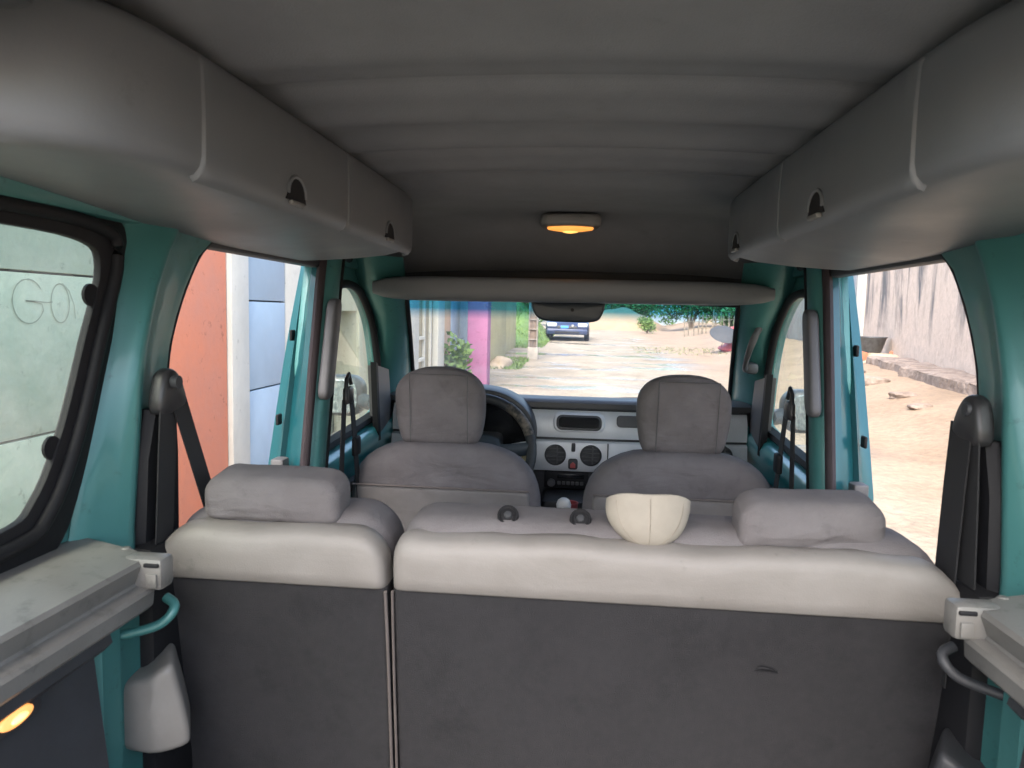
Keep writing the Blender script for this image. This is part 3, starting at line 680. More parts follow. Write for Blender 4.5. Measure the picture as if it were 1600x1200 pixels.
box('overhead_shelf_floor', (-.64, .64, 2.405, 2.60, 1.530, 1.545), DTRIM, van, .004)
box('roof_panel', (-.74, .74, .46, 2.66, 1.80, 1.83), TEAL, van, .01)
rh = []
for i in range(31):
    x = -.72 + 1.44 * i / 30; dz = -.03 * (abs(x) / .62) ** 2.5
    rh.append([(x, y, z + dz * .7) for (y, z) in ((.50, 1.80), (.48, 1.77), (.48, 1.73), (.50, 1.706), (.575, 1.700), (.595, 1.715), (.60, 1.80))])
loft('tailgate_header', rh, TEAL, van)
for s in (-1, 1):
    box('tailgate_hinge', (s * .47 - .09, s * .47 + .09, .49, .57, 1.672, 1.72), DTRIM, van, .02)
    tube('tailgate_seal', [(s * .36, .590, 1.72), (s * .46, .592, 1.694), (s * .54, .594, 1.680), (s * .62, .596, 1.665), (s * .69, .598, 1.62)], .007, BLACK, van)

for s in (-1, 1):
    X = lambda a: s * a
    # roof rail above the openings
    box('roof_rail', (min(X(.675), X(.75)), max(X(.675), X(.75)), .45, 2.62, 1.578, 1.80), TEAL, van, .012)
    # rear quarter panel round the rear side window
    win = smooth_path([(.42, 1.50, 0), (.5, 1.548, 0), (.8, 1.548, 0), (1.03, 1.542, 0), (1.078, 1.505, 0), (1.035, 1.39, 0), (.98, 1.26, 0), (.925, 1.178, 0), (.86, 1.152, 0), (.6, 1.148, 0), (.45, 1.15, 0), (.40, 1.2, 0)], 5, True)
    win = [(p.x, p.y) for p in win]
    out = smooth_path([(.36, 1.55, 0), (.45, 1.588, 0), (.8, 1.59, 0), (1.09, 1.588, 0), (1.147, 1.55, 0), (1.12, 1.44, 0), (1.09, 1.36, 0), (1.02, 1.18, 0), (.96, 1.095, 0), (.85, 1.07, 0), (.6, 1.07, 0), (.42, 1.07, 0), (.34, 1.15, 0)], 5, True)
    out = [(p.x, p.y) for p in out]
    plate('quarter_panel', [(.26, .5), (1.16, .5), (1.16, 1.66), (.30, 1.66)], [out], X(.70), X(.735), TEAL, van)
    qs = plate('quarter_window_seal', out, [win], X(.690), X(.703), BLACK, van, bev=.005)
    tube('seal_bead', [(X(.688), .72 + (p - .72) * 1.105, 1.345 + (q - 1.345) * 1.13) for p, q in win], .011, BLACK, qs, closed=True)
    MO('quarter_glass', [(X(.6995), a, b_) for a, b_ in [(.7 + (p - .7) * 1.012, 1.35 + (q - 1.35) * 1.02) for p, q in win]], [tuple(range(len(win)))], GL_Q, van, False)
    for (yy, zz) in ((1.058, 1.462), (.965, 1.245)):
        lathe('window_clip', [(.001, -.003), (.015, -.003), (.017, -.001), (.017, .003), (.001, .003)], BLACK, van, (X(.6955), yy, zz), 16, 'X')
    # tailgate side pillar
    loft('tailgate_pillar', [[(X(.60), .20 + d, z), (X(.735), .18 + d, z), (X(.735), .30 + d, z), (X(.70), .34 + d, z), (X(.62), .30 + d, z)] for z, d in ((.45, 0), (1.1, .0), (1.5, .10), (1.70, .2))], TEAL, van)
    # pillar between rear window and sliding door opening
    lv = [(.50, .99, 1.062, 1.178), (.9, .99, 1.062, 1.180), (1.1, 1.0, 1.067, 1.185), (1.18, 1.022, 1.078, 1.192), (1.27, 1.055, 1.092, 1.203), (1.33, 1.078, 1.10, 1.211), (1.38, 1.095, 1.112, 1.222), (1.43, 1.108, 1.13, 1.245), (1.48, 1.12, 1.15, 1.276), (1.54, 1.14, 1.185, 1.325), (1.57, 1.15, 1.21, 1.372), (1.60, 1.15, 1.22, 1.42), (1.66, 1.15, 1.22, 1.43)]
    rg = []
    for (z, a, r_, f_) in lv:
        rg.append([(X(.745), a + .03, z), (X(.705), a + .002, z), (X(.697), a - .004, z), (X(.688), a + .004, z), (X(.678), a + (r_ - a) * .35, z), (X(.664), a + (r_ - a) * .75, z), (X(.651), r_, z), (X(.648), r_ + .008, z), (X(.650), r_ + .018, z), (X(.662), r_ + .035, z), (X(.662), f_ - .02, z), (X(.664), f_ - .004, z), (X(.672), f_, z), (X(.745), f_ + .03, z)])
    loft('rear_pillar', rg, TEAL, van, ang=55)
    tube('door_seal', smooth_path([(X(.672), f_ + .002, z) for (z, a, r_, f_) in lv[:11]] + [(X(.675), 1.45, 1.578), (X(.675), 1.7, 1.572), (X(.675), 1.94, 1.568)], 3), .008, BLACK, van)
    box('door_header_seal', (min(X(.665), X(.70)), max(X(.665), X(.70)), 1.36, 1.98, 1.560, 1.582), DTRIM, van, .006)
    # pillar behind the front seats
    bv = [(.45, 1.85, 1.80), (.9, 1.86, 1.815), (1.02, 1.875, 1.83), (1.15, 1.925, 1.86), (1.3, 1.985, 1.895), (1.42, 2.04, 1.925), (1.52, 2.09, 1.95), (1.60, 2.13, 1.975)]
    loft('door_jamb', [[(X(.785), yo + .03, z), (X(.778), yo, z), (X(.752), yo - .012, z), (X(.735), yo - (yo - yi) * .45 - .01, z), (X(.728), yo - (yo - yi) * .5 + .012, z), (X(.69), yi + .004, z), (X(.672), yi, z), (X(.672), yi + .10, z), (X(.76), yi + .2, z)] for (z, yo, yi) in bv], TEAL_DIM, van, ang=30)
    tube('jamb_seal', [(X(.662), yi + .004, z) for (z, yo, yi) in bv], .013, SEALB, van, ry=.016)
    for zz in (1.36, 1.14): box('jamb_clip', (min(X(.742), X(.75)), max(X(.742), X(.75)), 1.955 if zz > 1.2 else 1.86, 1.985 if zz > 1.2 else 1.89, zz, zz + .03), BLACK, van, .004)
    box('door_catch', (min(X(.70), X(.735)), max(X(.70), X(.735)), 1.79, 1.835, 1.015, 1.065), DASHG, van, .006)
    box('catch_latch', (min(X(.69), X(.72)), max(X(.69), X(.72)), 1.77, 1.80, 1.0, 1.03), BLACK, van, .006)
    loft('centre_pillar', [[(X(.672), yi + .012, z), (X(.65), yi + .016, z), (X(.636), yi + .034, z), (X(.632), yi + .06, z), (X(.636), yi + .09, z), (X(.65), yi + .115, z), (X(.70), yi + .125, z), (X(.70), yi + .02, z)] for (z, yo, yi) in bv], TEAL, van, ang=50)
    tube('front_door_seal', [(X(.648), yi + .118, z) for (z, yo, yi) in bv] + [(X(.66), 2.20, 1.60)], .011, BLACK, van)
    # padded grey cover on that pillar
    def padfr(u, w_, d, s=s): return (s * (.612 + d), 1.965 - (1.475 - w_) * .30 + u, w_)
    pillow('pillar_pad', rrect(-.02, .036, 1.21, 1.478, .024), 0, .03, .010, .002, DASHG, van, padfr, .02)
    # front door
    fw = smooth_path([(1.99, 1.06, 0), (2.03, 1.30, 0), (2.10, 1.46, 0), (2.17, 1.512, 0), (2.26, 1.528, 0), (2.36, 1.522, 0), (2.45, 1.49, 0), (2.56, 1.40, 0), (2.625, 1.27, 0), (2.655, 1.15, 0), (2.66, 1.085, 0), (2.45, 1.06, 0), (2.2, 1.035, 0), (2.02, 1.02, 0)], 5, True)
    fw = [(p.x, p.y) for p in fw]
    fd = plate('front_door', [(1.93, .40), (2.95, .40), (2.95, 1.10), (2.72, 1.16), (2.70, 1.30), (2.60, 1.50), (2.48, 1.60), (2.02, 1.60), (1.94, 1.3)], [fw], X(.695), X(.73), TEAL, van)
    tube('window_frame_seal', [(X(.692), a, b_) for a, b_ in fw], .013, BLACK, fd, closed=True)
    MO('window_glass', [(X(.71), a, b_) for a, b_ in fw], [tuple(range(len(fw)))], GL_S, fd, False)
    sh = []
    for i in range(15):
        t_ = i / 14; y = 1.95 + .78 * t_; dz = .035 * t_
        sh.append([(X(a), y, b_ + dz) for (a, b_) in ((.695, 1.035), (.672, 1.035), (.652, 1.022), (.640, .995), (.642, .965), (.655, .935), (.66, .6), (.695, .6))])
    loft('door_shoulder', sh, TEAL_LIT, fd, ang=60)
    loft('belt_moulding', [[(X(a), 1.96 + .73 * i / 8, b_ + .035 * i / 8) for (a, b_) in ((.695, 1.062), (.668, 1.058), (.664, 1.045), (.672, 1.033), (.695, 1.033))] for i in range(9)], BLACK, fd)
    box('door_pull', (min(X(.628), X(.655)), max(X(.628), X(.655)), 2.12, 2.45, .90, .935), DASHG, fd, .01)
    # grey corner cover and outside mirror
    cv = [(X(.642), 2.455, 1.262), (X(.652), 2.64, 1.235), (X(.652), 2.70, 1.02), (X(.642), 2.50, 1.01)]
    loft('mirror_corner_cover', [[Vector(p) for p in cv], [Vector(p) + Vector((X(.035), .0, 0)) for p in cv]], DASHG, fd)
    loft('corner_cover_edge', [[(X(.640), 2.43, 1.275), (X(.66), 2.43, 1.275), (X(.66), 2.452, 1.268), (X(.640), 2.452, 1.268)], [(X(.640), 2.47, 1.0), (X(.66), 2.47, 1.0), (X(.66), 2.497, 1.0), (X(.640), 2.497, 1.0)]], BLACK, fd)
    def mfr(u, w_, d, s=s): return (s * (.875 + u), 2.76 + d, w_)
    M_MIR = mat('mirror_housing_plastic', (.035, .05, .06), .4, noise=(14,), bump=(30, .2, .004))
    pillow('mirror_housing', rrect(-.085, .085, 1.035, 1.195, .055), 0, .10, .03, .006, M_MIR, fd, mfr, .02)
    pillow('mirror_face', rrect(-.07, .07, 1.05, 1.18, .045), -.009, -.002, .003, 0, mat('mirror_silver', (.10, .13, .15), .22, .6, noise=(60, (.4, .6)), col2=(.25, .29, .31), bump=(70, .6, .004)), fd, mfr, .02)
    tube('mirror_arm', [(X(.72), 2.70, 1.10), (X(.76), 2.76, 1.095), (X(.82), 2.80, 1.10)], .03, M_MIR, fd)
    # windscreen pillar
    av = [(1.62, .54, 2.36, .69, 2.30), (1.53, .552, 2.46, .69, 2.40), (1.485, .565, 2.505, .69, 2.47), (1.43, .577, 2.58, .69, 2.55), (1.37, .590, 2.66, .69, 2.605), (1.27, .612, 2.79, .692, 2.65), (1.18, .633, 2.91, .695, 2.675), (1.08, .66, 3.05, .698, 2.69), (.95, .68, 3.1, .70, 2.70)]
    ra = []
    for (z, xi, yi, xo, yo) in av:
        xm, ym = (xi + xo) / 2, (yi + yo) / 2
        ra.append([(X(xi), yi + .03, z), (X(xi - .004), yi, z), (X(xi * .7 + xo * .3 - .012), yi * .7 + yo * .3 - .02, z), (X(xm - .012), ym - .03, z), (X(xi * .25 + xo * .75 - .01), yi * .25 + yo * .75 - .022, z), (X(xo), yo + .005, z), (X(xo + .03), yo + .06, z), (X(xm + .08), ym + .12, z)])
    loft('windscreen_pillar', ra, TEAL, van, ang=60)
    tube('windscreen_seal', [(X(xi - .006), yi + .012, z) for (z, xi, yi, xo, yo) in av[1:]], .010, BLACK, van)
    # lower body side behind the seat, wheel arch cover with its lamp
    loft('wheel_arch_cover', [[(X(a), y, z) for (a, z) in ((.70, 1.055), (.63, 1.05), (.605, 1.03), (.595, .98), (.575, .80), (.50, .70), (.46, .60), (.46, .5), (.70, .5))] for y in (.28, .5, .7, .86, .90)], DTRIM, van)
    loft('inner_wing', [[(X(.70), y, z), (X(.62), y, z), (X(.60), y + .02, z), (X(.60), y + .06, z), (X(.62), y + .085, z), (X(.70), y + .09, z)] for (y, z) in ((.905, .55), (.905, .80), (.905, .95), (.905, 1.06))], TEAL, van)
    loft('inner_wing_panel', [[(X(.705), .99, z), (X(.64), .99, z), (X(.64), 1.17, z), (X(.705), 1.17, z)] for z in (.5, 1.06)], TEAL, van)
tube('grab_handle', smooth_path([(.650, 2.56, 1.440), (.626, 2.545, 1.40), (.610, 2.55, 1.352), (.603, 2.57, 1.305), (.608, 2.59, 1.280), (.635, 2.62, 1.276)], 5), .009, DASHG, van, ry=.012)
box('grab_handle_foot', (.608, .650, 2.58, 2.66, 1.262, 1.30), DASHG, van, .012)
box('floor', (-.72, .72, .22, 3.1, .45, .52), CARPET, van, .004)
box('tailgate_sill', (-.70, .70, .12, .24, .40, .54), TEAL, van, .02)
box('bulkhead', (-.70, .70, 3.1, 3.16, .4, 1.07), DASHD, van, .004)
loft('bonnet', [[(x, y, z - .05 * (abs(x) / .7) ** 2.5) for x in [-.72 + .12 * i for i in range(13)]] + [(x, y, z - .35) for x in (.72, -.72)] for (y, z) in ((3.12, 1.045), (3.4, 1.03), (3.7, .97), (3.9, .87), (3.98, .7))], TEAL_DIM, van, ang=50)
# windscreen with blue shade band
wt, wb = (.562, 2.515, 1.487), (.664, 3.07, 1.065)
V = []; F = []
for j in range(9):
    t_ = j / 8
    for i in range(13):
        u = -1 + 2 * i / 12; hx = wt[0] + (wb[0] - wt[0]) * t_
        V.append((u * hx, wt[1] + (wb[1] - wt[1]) * t_ + .05 * (1 - u * u), wt[2] + (wb[2] - wt[2]) * t_ + .012 * (1 - u * u)))
for j in range(8):
    for i in range(12): a = j * 13 + i; F.append((a, a + 1, a + 14, a + 13))
MO('windscreen', V, F, GL_F, van, True, 80)
box('windscreen_header', (-.62, .62, 2.42, 2.598, 1.512, 1.5285), DTRIM, van, .012)
tube('windscreen_top_seal', [(x, 2.515 + .05 * (1 - (x / .562) ** 2) - .01, 1.494 + .012 * (1 - (x / .562) ** 2)) for x in [-.56 + .08 * i for i in range(15)]], .009, BLACK, van)
tube('wiper_arm', smooth_path([(-.2, 3.22, 1.075), (.1, 3.20, 1.088), (.32, 3.17, 1.10), (.40, 3.14, 1.085)], 5), .006, BLACK, van)
# overhead shelf lip above the windscreen
sl = []
N = 40
for i in range(N + 1):
    u = -1 + 2 * i / N; x = .628 * u
    k = (1 - abs(u) ** 14); e = .5 + .5 * k
    zt = 1.560; zb = 1.487 + .004 * u; zc = (zt + zb) / 2; hh = (zt - zb) / 2 * e
    ring = [(2.36 + p[0], zc + p[1]) for p in rrect(-.055, .055, -hh, hh, (.028 * e, .012, .012, .018 * e), 4)]
    sl.append([(x, y + .03 * abs(u) ** 3, z) for (y, z) in ring])
loft('overhead_shelf', sl, LOCK, van, ang=50)
# rear view mirror housing
def rfr(u, w_, d): return (.0 + u, 2.44 + d, w_)
ro = smooth_path([(-.125, 1.492, 0), (-.115, 1.455, 0), (-.085, 1.430, 0), (0, 1.425, 0), (.085, 1.428, 0), (.11, 1.452, 0), (.12, 1.492, 0)], 4)
pillow('rear_view_mirror', [(p.x, p.y) for p in ro], 0, .035, .008, .003, mat('mirror_back_plastic', (.022, .032, .044), .4), van, rfr, .015)
lathe('mirror_pivot', [(.001, -.004), (.006, -.004), (.006, .004), (.001, .004)], BLACK, van, (.012, 2.434, 1.465), 12, 'Y')

# ---------------------------------------------------------------- overhead lockers
def locker(s, label):
    t = thing('overhead_locker', label, 'locker', (s * .55, 1.3, 1.55), 'overhead lockers along the roof sides')
    X = lambda a: s * a
    # plan outline of the inner face, rear wall end to front wall end
    pl = smooth_path([(.70, .632, 0), (.60, .63, 0), (.505, .642, 0), (.440, .685, 0), (.411, .755, 0), (.402, .87, 0), (.400, 1.1, 0), (.398, 1.4, 0), (.398, 1.7, 0), (.400, 1.86, 0), (.410, 1.93, 0), (.445, 1.975, 0), (.52, 2.0, 0), (.60, 2.02, 0), (.70, 2.03, 0)], 6)
    def outz(y): return 1.612 - .045 * sst(.7, 1.5, y) + .03 * sst(1.8, 2.05, y)
    rings = []
    for i, p in enumerate(pl):
        a = pl[max(0, i - 1)]; b_ = pl[min(len(pl) - 1, i + 1)]; d = (b_ - a).normalized(); n = Vector((d.y, -d.x, 0))  # points outward to the wall
        if n.x < 0 and abs(n.x) > .3: n = -n
        f_ = sst(1.86, 2.0, p.y)
        def at(off, z):
            q = p + n * off
            return (X(min(q.x, .715)), q.y, z)
        zt = 1.748; zb = 1.598 + .022 * f_
        ox = Vector((.712, p.y + (0.06 if p.y < .7 else 0) * 0, 0))
        k = max(0, .712 - p.x)
        def un(fr_): return (X(p.x + k * fr_), p.y + (.5 - .5 * math.cos(fr_ * math.pi)) * (.02 if p.y < .7 else -.03 * f_), None)
        ring = [at(.018, zt), at(.004, zt - .008), at(0, zt - .02), at(-.001, (zt + zb) / 2), at(0, zb + .026), at(.003, zb + .013), at(.010, zb + .005), at(.020, zb + .001)]
        for fr_ in (.2, .45, .7, 1.0):
            x_, y_, _ = un(fr_); ring.append((x_, y_, zb - .001 + (outz(p.y) - zb) * fr_ - .012 * math.sin(fr_ * math.pi) * 0.5))
        ring.append((X(.716), p.y, zt))
        rings.append(ring)
    loft('body', rings, LOCK, t, ang=50)
    # two lift-up doors, standing proud of the body
    for (y0, y1) in ((.868, 1.406), (1.414, 1.955)) if s > 0 else ((.845, 1.362), (1.366, 1.955)):
        rr = []
        idx = [p for p in pl if y0 - .001 <= p.y <= y1 + .001 and p.x < .47]
        ys = sorted(set([y0, y0 + .0025, y1 - .0025, y1] + [p.y for p in idx if y0 + .004 < p.y < y1 - .004]))
        def xat(y):
            for a, b_ in zip(pl[:-1], pl[1:]):
                if a.y <= y <= b_.y and a.x < .5: return a.x + (b_.x - a.x) * (y - a.y) / max(1e-6, b_.y - a.y)
            return .4
        for y in ys:
            x = xat(y); e = 0 if y0 < y < y1 else .0032
            rr.append([(X(x + .006), y, 1.742), (X(x - .0025 + e), y, 1.732), (X(x - .0042 + e), y, 1.68), (X(x - .0042 + e), y, 1.640), (X(x - .0038 + e), y, 1.618), (X(x - .0015 + e), y, 1.605), (X(x + .005), y, 1.597), (X(x + .012), y, 1.594), (X(x + .016), y, 1.602), (X(x + .012), y, 1.735)])
        dr = loft('locker_door', rr, LOCK, t, ang=40)
        hy = (1.115 if y0 < 1 else 1.66) if s < 0 else (1.19 if y0 < 1 else 1.78)
        x = xat(hy) - .0036
        # finger recess: arched dark hollow with a lip below
        arch = [(hy + .034 * math.cos(R(a)), 1.620 + .028 * math.sin(R(a))) for a in range(0, 181, 20)] + [(hy - .038, 1.611), (hy + .038, 1.611)]
        MO('handle_recess', [(X(x - .0018), a, b_) for a, b_ in arch] + [(X(x + .004), a, b_) for a, b_ in arch], [tuple(range(len(arch))), tuple(range(2 * len(arch) - 1, len(arch) - 1, -1))] + [(i, (i + 1) % len(arch), len(arch) + (i + 1) % len(arch), len(arch) + i) for i in range(len(arch))], BLACK, dr, False)
        tube('handle_rim', [(X(x - .002), a, b_) for a, b_ in arch[:10]], .003, LOCK, dr, seg=6)
        box('handle_catch', (min(X(x - .008), X(x + .002)), max(X(x - .006), X(x + .002)), hy - .026, hy + .024, 1.604, 1.6115), SHELFP, dr, .003)
    return t
locker(-1, 'grey overhead locker along the left side of the roof, two arched black handle recesses')
locker(1, 'grey overhead locker along the right roof side, dark gap between its doors')

# ---------------------------------------------------------------- dome lamp
dl = thing('dome_lamp', 'lit oval ceiling lamp glowing orange on the grey roof lining', 'lamp', (.0, 2.28, 1.70))
def lampfr(u, w_, d): return (.0 + u, 2.30 + w_, 1.740 - d)
pillow('housing', rrect(-.092, .092, -.055, .055, .03), -.012, .026, .014, .002, SHELFP, dl, lampfr, .02)
def lensfr(u, w_, d): return (.0 + u, 2.285 + w_, 1.717 - d)
le = [(.070 * math.cos(R(a)), .030 * math.sin(R(a))) for a in range(0, 360, 15)]
ln = pillow('lens', le, 0, .012, .006, .006, LAMP, dl, lensfr, .02)
pillow('bulb_glow', [(p[0] * .35, p[1] * .45) for p in le], .0, .019, .004, .003, LAMPH, ln, lensfr, .02)

# ---------------------------------------------------------------- rear seats
def lean(z): return -.15 * (z - 1.0)      # the back slopes forward towards the floor
def rear_seat(x0, x1, rl, rr_, label, hx0, hx1, hz0, hz1):
    t = thing('rear_bench', label, 'seat', ((x0 + x1) / 2, 1.3, .52), 'folding rear seats')
    fr = lambda u, w_, d: (u, 1.125 + d + lean(w_), w_)
    pillow('carpet_back', rrect(x0 + .004 - (.005 if rl < .05 else 0), x1 - .004 + (.005 if rl > .05 else 0), .53, 1.012, .012), .006, .09, .010, .002, CARPET, t, fr, .03, wob=.0008)
    zb, zt = 1.003, 1.098
    st = [x0 + .001 * k for k in (0, 2, 6, 12, 20, 30, 42, 56, 72, 90)] + [x0 + .1 + (x1 - x0 - .2) * k / 22 for k in range(23)] + [x1 - .001 * k for k in (90, 72, 56, 42, 30, 20, 12, 6, 2, 0)]
    rings = []
    for x in st:
        def ed(d_, r_): return 0 if d_ >= r_ else r_ - math.sqrt(max(0, r_ * r_ - (r_ - d_) ** 2))
        dl_, dr_ = x - x0, x1 - x
        top = zt - ed(dl_, rl) - ed(dr_, rr_); ins = ed(dl_, .018) + ed(dr_, .018)
        H = top - zb; wv = .0022 * math.sin(x * 17 + 1) + .0012 * math.sin(x * 43)
        rg = [(0 + ins + .004, zb - .001), (ins - .003, zb + .004), (ins - .004 + wv * .4, zb + .25 * H), (ins - .004 + wv, zb + .50 * H), (ins - .001 + wv, zb + .72 * H), (ins + .005, zb + .86 * H), (ins + .016, zb + .95 * H + wv), (ins + .036, zb + .99 * H + wv), (.050, top + wv), (.056, top - .004), (.060, top - .02), (.060, zb)]
        rings.append([(x, 1.125 + min(d_, .060) + lean(z_), z_) for d_, z_ in rg])
    c = loft('pale_cover', rings, COVER, t, ang=60)
    pillow('fabric_front', rrect(x0 + .004, x1 - .004, .75, 1.115, (.03, .03, rr_ + .01, rl + .01), 8), .034, .20, .05, .006, FABRIC, t, fr, .025, wob=.003)
    pillow('seat_cushion', rrect(x0 + .01, x1 - .01, 1.27, 1.80, .06), 0, .17, .05, .012, FABRIC, t, lambda u, w_, d: (u, w_, .86 - d), .04, wob=.003)
    box('seat_base', (x0 + .04, x1 - .04, 1.28, 1.74, .521, .70), DTRIM, t, .01)
    # stowed headrest
    hr = pillow('headrest', rrect(hx0, hx1, hz0, hz1, (.016, .016, .034, .034), 6), .015, .105, .022, .005, FABRIC, t, lambda u, w_, d: (u, 1.13 + d + .12 * (u - hx0) * (1 if hx0 > 0 else 0), w_ + .15 * (d - .03)), .015, wob=.002)
    for q in (.3, .7):
        x = hx0 + (hx1 - hx0) * q; tube('headrest_post', [(x, 1.20, hz0 + .02), (x, 1.22, 1.03)], .006, CHROME, hr)
    return t, c
lt, lc = rear_seat(-.642, -.256, .075, .06, 'narrow left section of the rear seat, dark carpet back with a pale cover on top', -.575, -.342, 1.094, 1.170)
rt, rc = rear_seat(-.244, .632, .035, .085, 'wide right section of the rear seat, dark carpet back with a pale cover on top', .300, .532, 1.090, 1.166)
tube('edge_piping', smooth_path([(-.2555, 1.128, 1.0), (-.2545, 1.143, .90), (-.2545, 1.165, .75), (-.2545, 1.19, .58)], 5), .0028, PIPE, lt, ry=.004)
tube('edge_piping', smooth_path([(-.2445, 1.13, 1.0), (-.2455, 1.145, .90), (-.2455, 1.165, .75), (-.2455, 1.19, .58)], 5), .0024, PIPE, rt, ry=.004)
tube('carpet_tear', smooth_path([(.330, 1.137, .905), (.340, 1.137, .910), (.355, 1.137, .908), (.366, 1.138, .903)], 4), .0032, BLACK, rt, taper=lambda q: 1 - abs(2 * q - 1) * .8)
for k, x in enumerate((-.066, .053)):
    g = lathe('headrest_guide', [(.001, .005), (.012, .004), (.014, .006), (.017, .006), (.018, .002), (.018, -.006), (.001, -.006)], BLACK, rt, (x, 1.188, 1.117), 20, q=Matrix.Rotation(R(48), 3, 'X'))
    for a in range(2):
        pass
    lathe('guide_button', [(.001, .0075), (.006, .007), (.007, .004), (.001, .004)], DASHD, g, (x, 1.188, 1.117), 14, q=Matrix.Rotation(R(48), 3, 'X'))
# cream cap on the seat top
cp = thing('cap', 'cream cap lying upturned on top of the wide rear seat', 'cap', (.162, 1.18, 1.09))
QC = Matrix.Rotation(R(-28), 3, 'X')
cprof = [(.001, -.066)] + [(.067 * math.sin(R(a)) ** .95, -.066 * math.cos(R(a))) for a in range(12, 91, 6)] + [(.067, .008), (.064, .010), (.061, .004), (.052, -.026), (.03, -.043), (.001, -.048)]
cw = lathe('crown', cprof, CREAM, cp, (.160, 1.178, 1.148), 36, q=QC, sy=.62)
for v_ in cw.data.vertices:
    v_.co.x += .0015 * math.sin(v_.co.z * 70 + 1); v_.co.z += .0015 * math.sin(v_.co.x * 70) * (1 if v_.co.z > 1.13 else .2)
for sa in (-50, 0, 50):
    tube('cap_seam', [Vector((.160, 1.178, 1.148)) + QC @ Vector((r_ * math.sin(R(sa)) * 1.008, -r_ * math.cos(R(sa)) * .62 * 1.012, h_)) for (r_, h_) in cprof[1:15]], .0006, CSEAM, cw, seg=6)
lathe('sweatband', [(.0585, .004), (.0605, .006), (.054, -.026), (.052, -.024)], DTRIM, cp, (.160, 1.178, 1.148), 36, q=QC, sy=.6)

# ---------------------------------------------------------------- front seats
def front_seat(cx, hw, label, hc, htop, dy=0):
    t = thing('van_front_seat', label, 'seat', (cx, 2.3, .52), 'front seats')  # front seat of the van, fixed to the floor
    ol = []
    for a in range(0, 181, 9):
        c = math.cos(R(a)); s_ = math.sin(R(a))
        ol.append((cx + hw * math.copysign(abs(c) ** .62, c), .86 + .212 * s_ ** .80))
    ol = [(cx - hw * .96, .56), (cx + hw * .96, .56)] + ol
    ln_ = lambda z: -.22 * (z - .9)
    pillow('backrest', ol, .015, .16, .055, .012, FABRIC, t, lambda u, w_, d: (u, 2.07 + dy + d + ln_(w_), w_), .03, wob=.004)
    lo = rrect(cx - hw * .90, cx + hw * .90, .60, .945, (.03, .03, .02, .02), 4)
    pl = pillow('back_panel', lo, -.004, .05, .012, .002, FABRIC2, t, lambda u, w_, d: (u, 2.07 + dy + d + ln_(w_), w_), .03, wob=.001)
    tube('panel_seam', [(cx + hw * .9 * (-1 + 2 * i / 10), 2.064 + dy + ln_(.946), .947) for i in range(11)], .003, PIPE, pl)
    hb = 1.060
    ho = smooth_path([(hc - .112, hb + .012, 0), (hc - .085, hb, 0), (hc, hb - .004, 0), (hc + .085, hb, 0), (hc + .114, hb + .014, 0), (hc + .128, hb + .07, 0), (hc + .131, hb + .13, 0), (hc + .124, hb + .175, 0), (hc + .095, hb + .208, 0), (hc + .05, htop - .004, 0), (hc, htop, 0), (hc - .05, htop - .004, 0), (hc - .095, hb + .208, 0), (hc - .124, hb + .175, 0), (hc - .131, hb + .13, 0), (hc - .126, hb + .07, 0)], 4, True)
    hf = lambda u, w_, d: (u, 2.075 + dy + d - .12 * (w_ - 1.17), w_)
    h = pillow('headrest', [(p.x, p.y) for p in ho], 0, .115, .04, .012, FABRIC, t, hf, .02, wob=.0015)
    # stitched seams of the headrest cover
    for sx in (-.078, .088): tube('headrest_seam', [hf(hc + sx, z, -.0105 + .012 * ((sx / .1) ** 2) * .4) for z in [hb + .012 + .2 * i / 12 for i in range(13)]], .0011, DASHG, h, seg=6)
    tube('headrest_seam', [hf(hc - .078 + .166 * i / 12, hb + .212, -.0035) for i in range(13)], .001, DASHG, h, seg=6)
    for q in (-.05, .05): tube('headrest_post', [(hc + q, 2.13 + dy, hb + .02), (hc + q, 2.14 + dy, hb - .08)], .006, CHROME, h)
    pillow('seat_cushion', rrect(cx - hw * .92, cx + hw * .92, 2.12, 2.62, .06), 0, .16, .05, .012, FABRIC, t, lambda u, w_, d: (u, w_ + dy, .80 - d), .05, wob=.003)
    box('seat_base', (cx - hw * .7, cx + hw * .7, 2.16, 2.55, .521, .645), DTRIM, t, .01)
    return t
front_seat(-.345, .285, 'grey fabric driver seat on the left, behind the steering wheel', -.360, 1.290)
front_seat(.338, .275, 'grey fabric front passenger seat on the right', .340, 1.288)

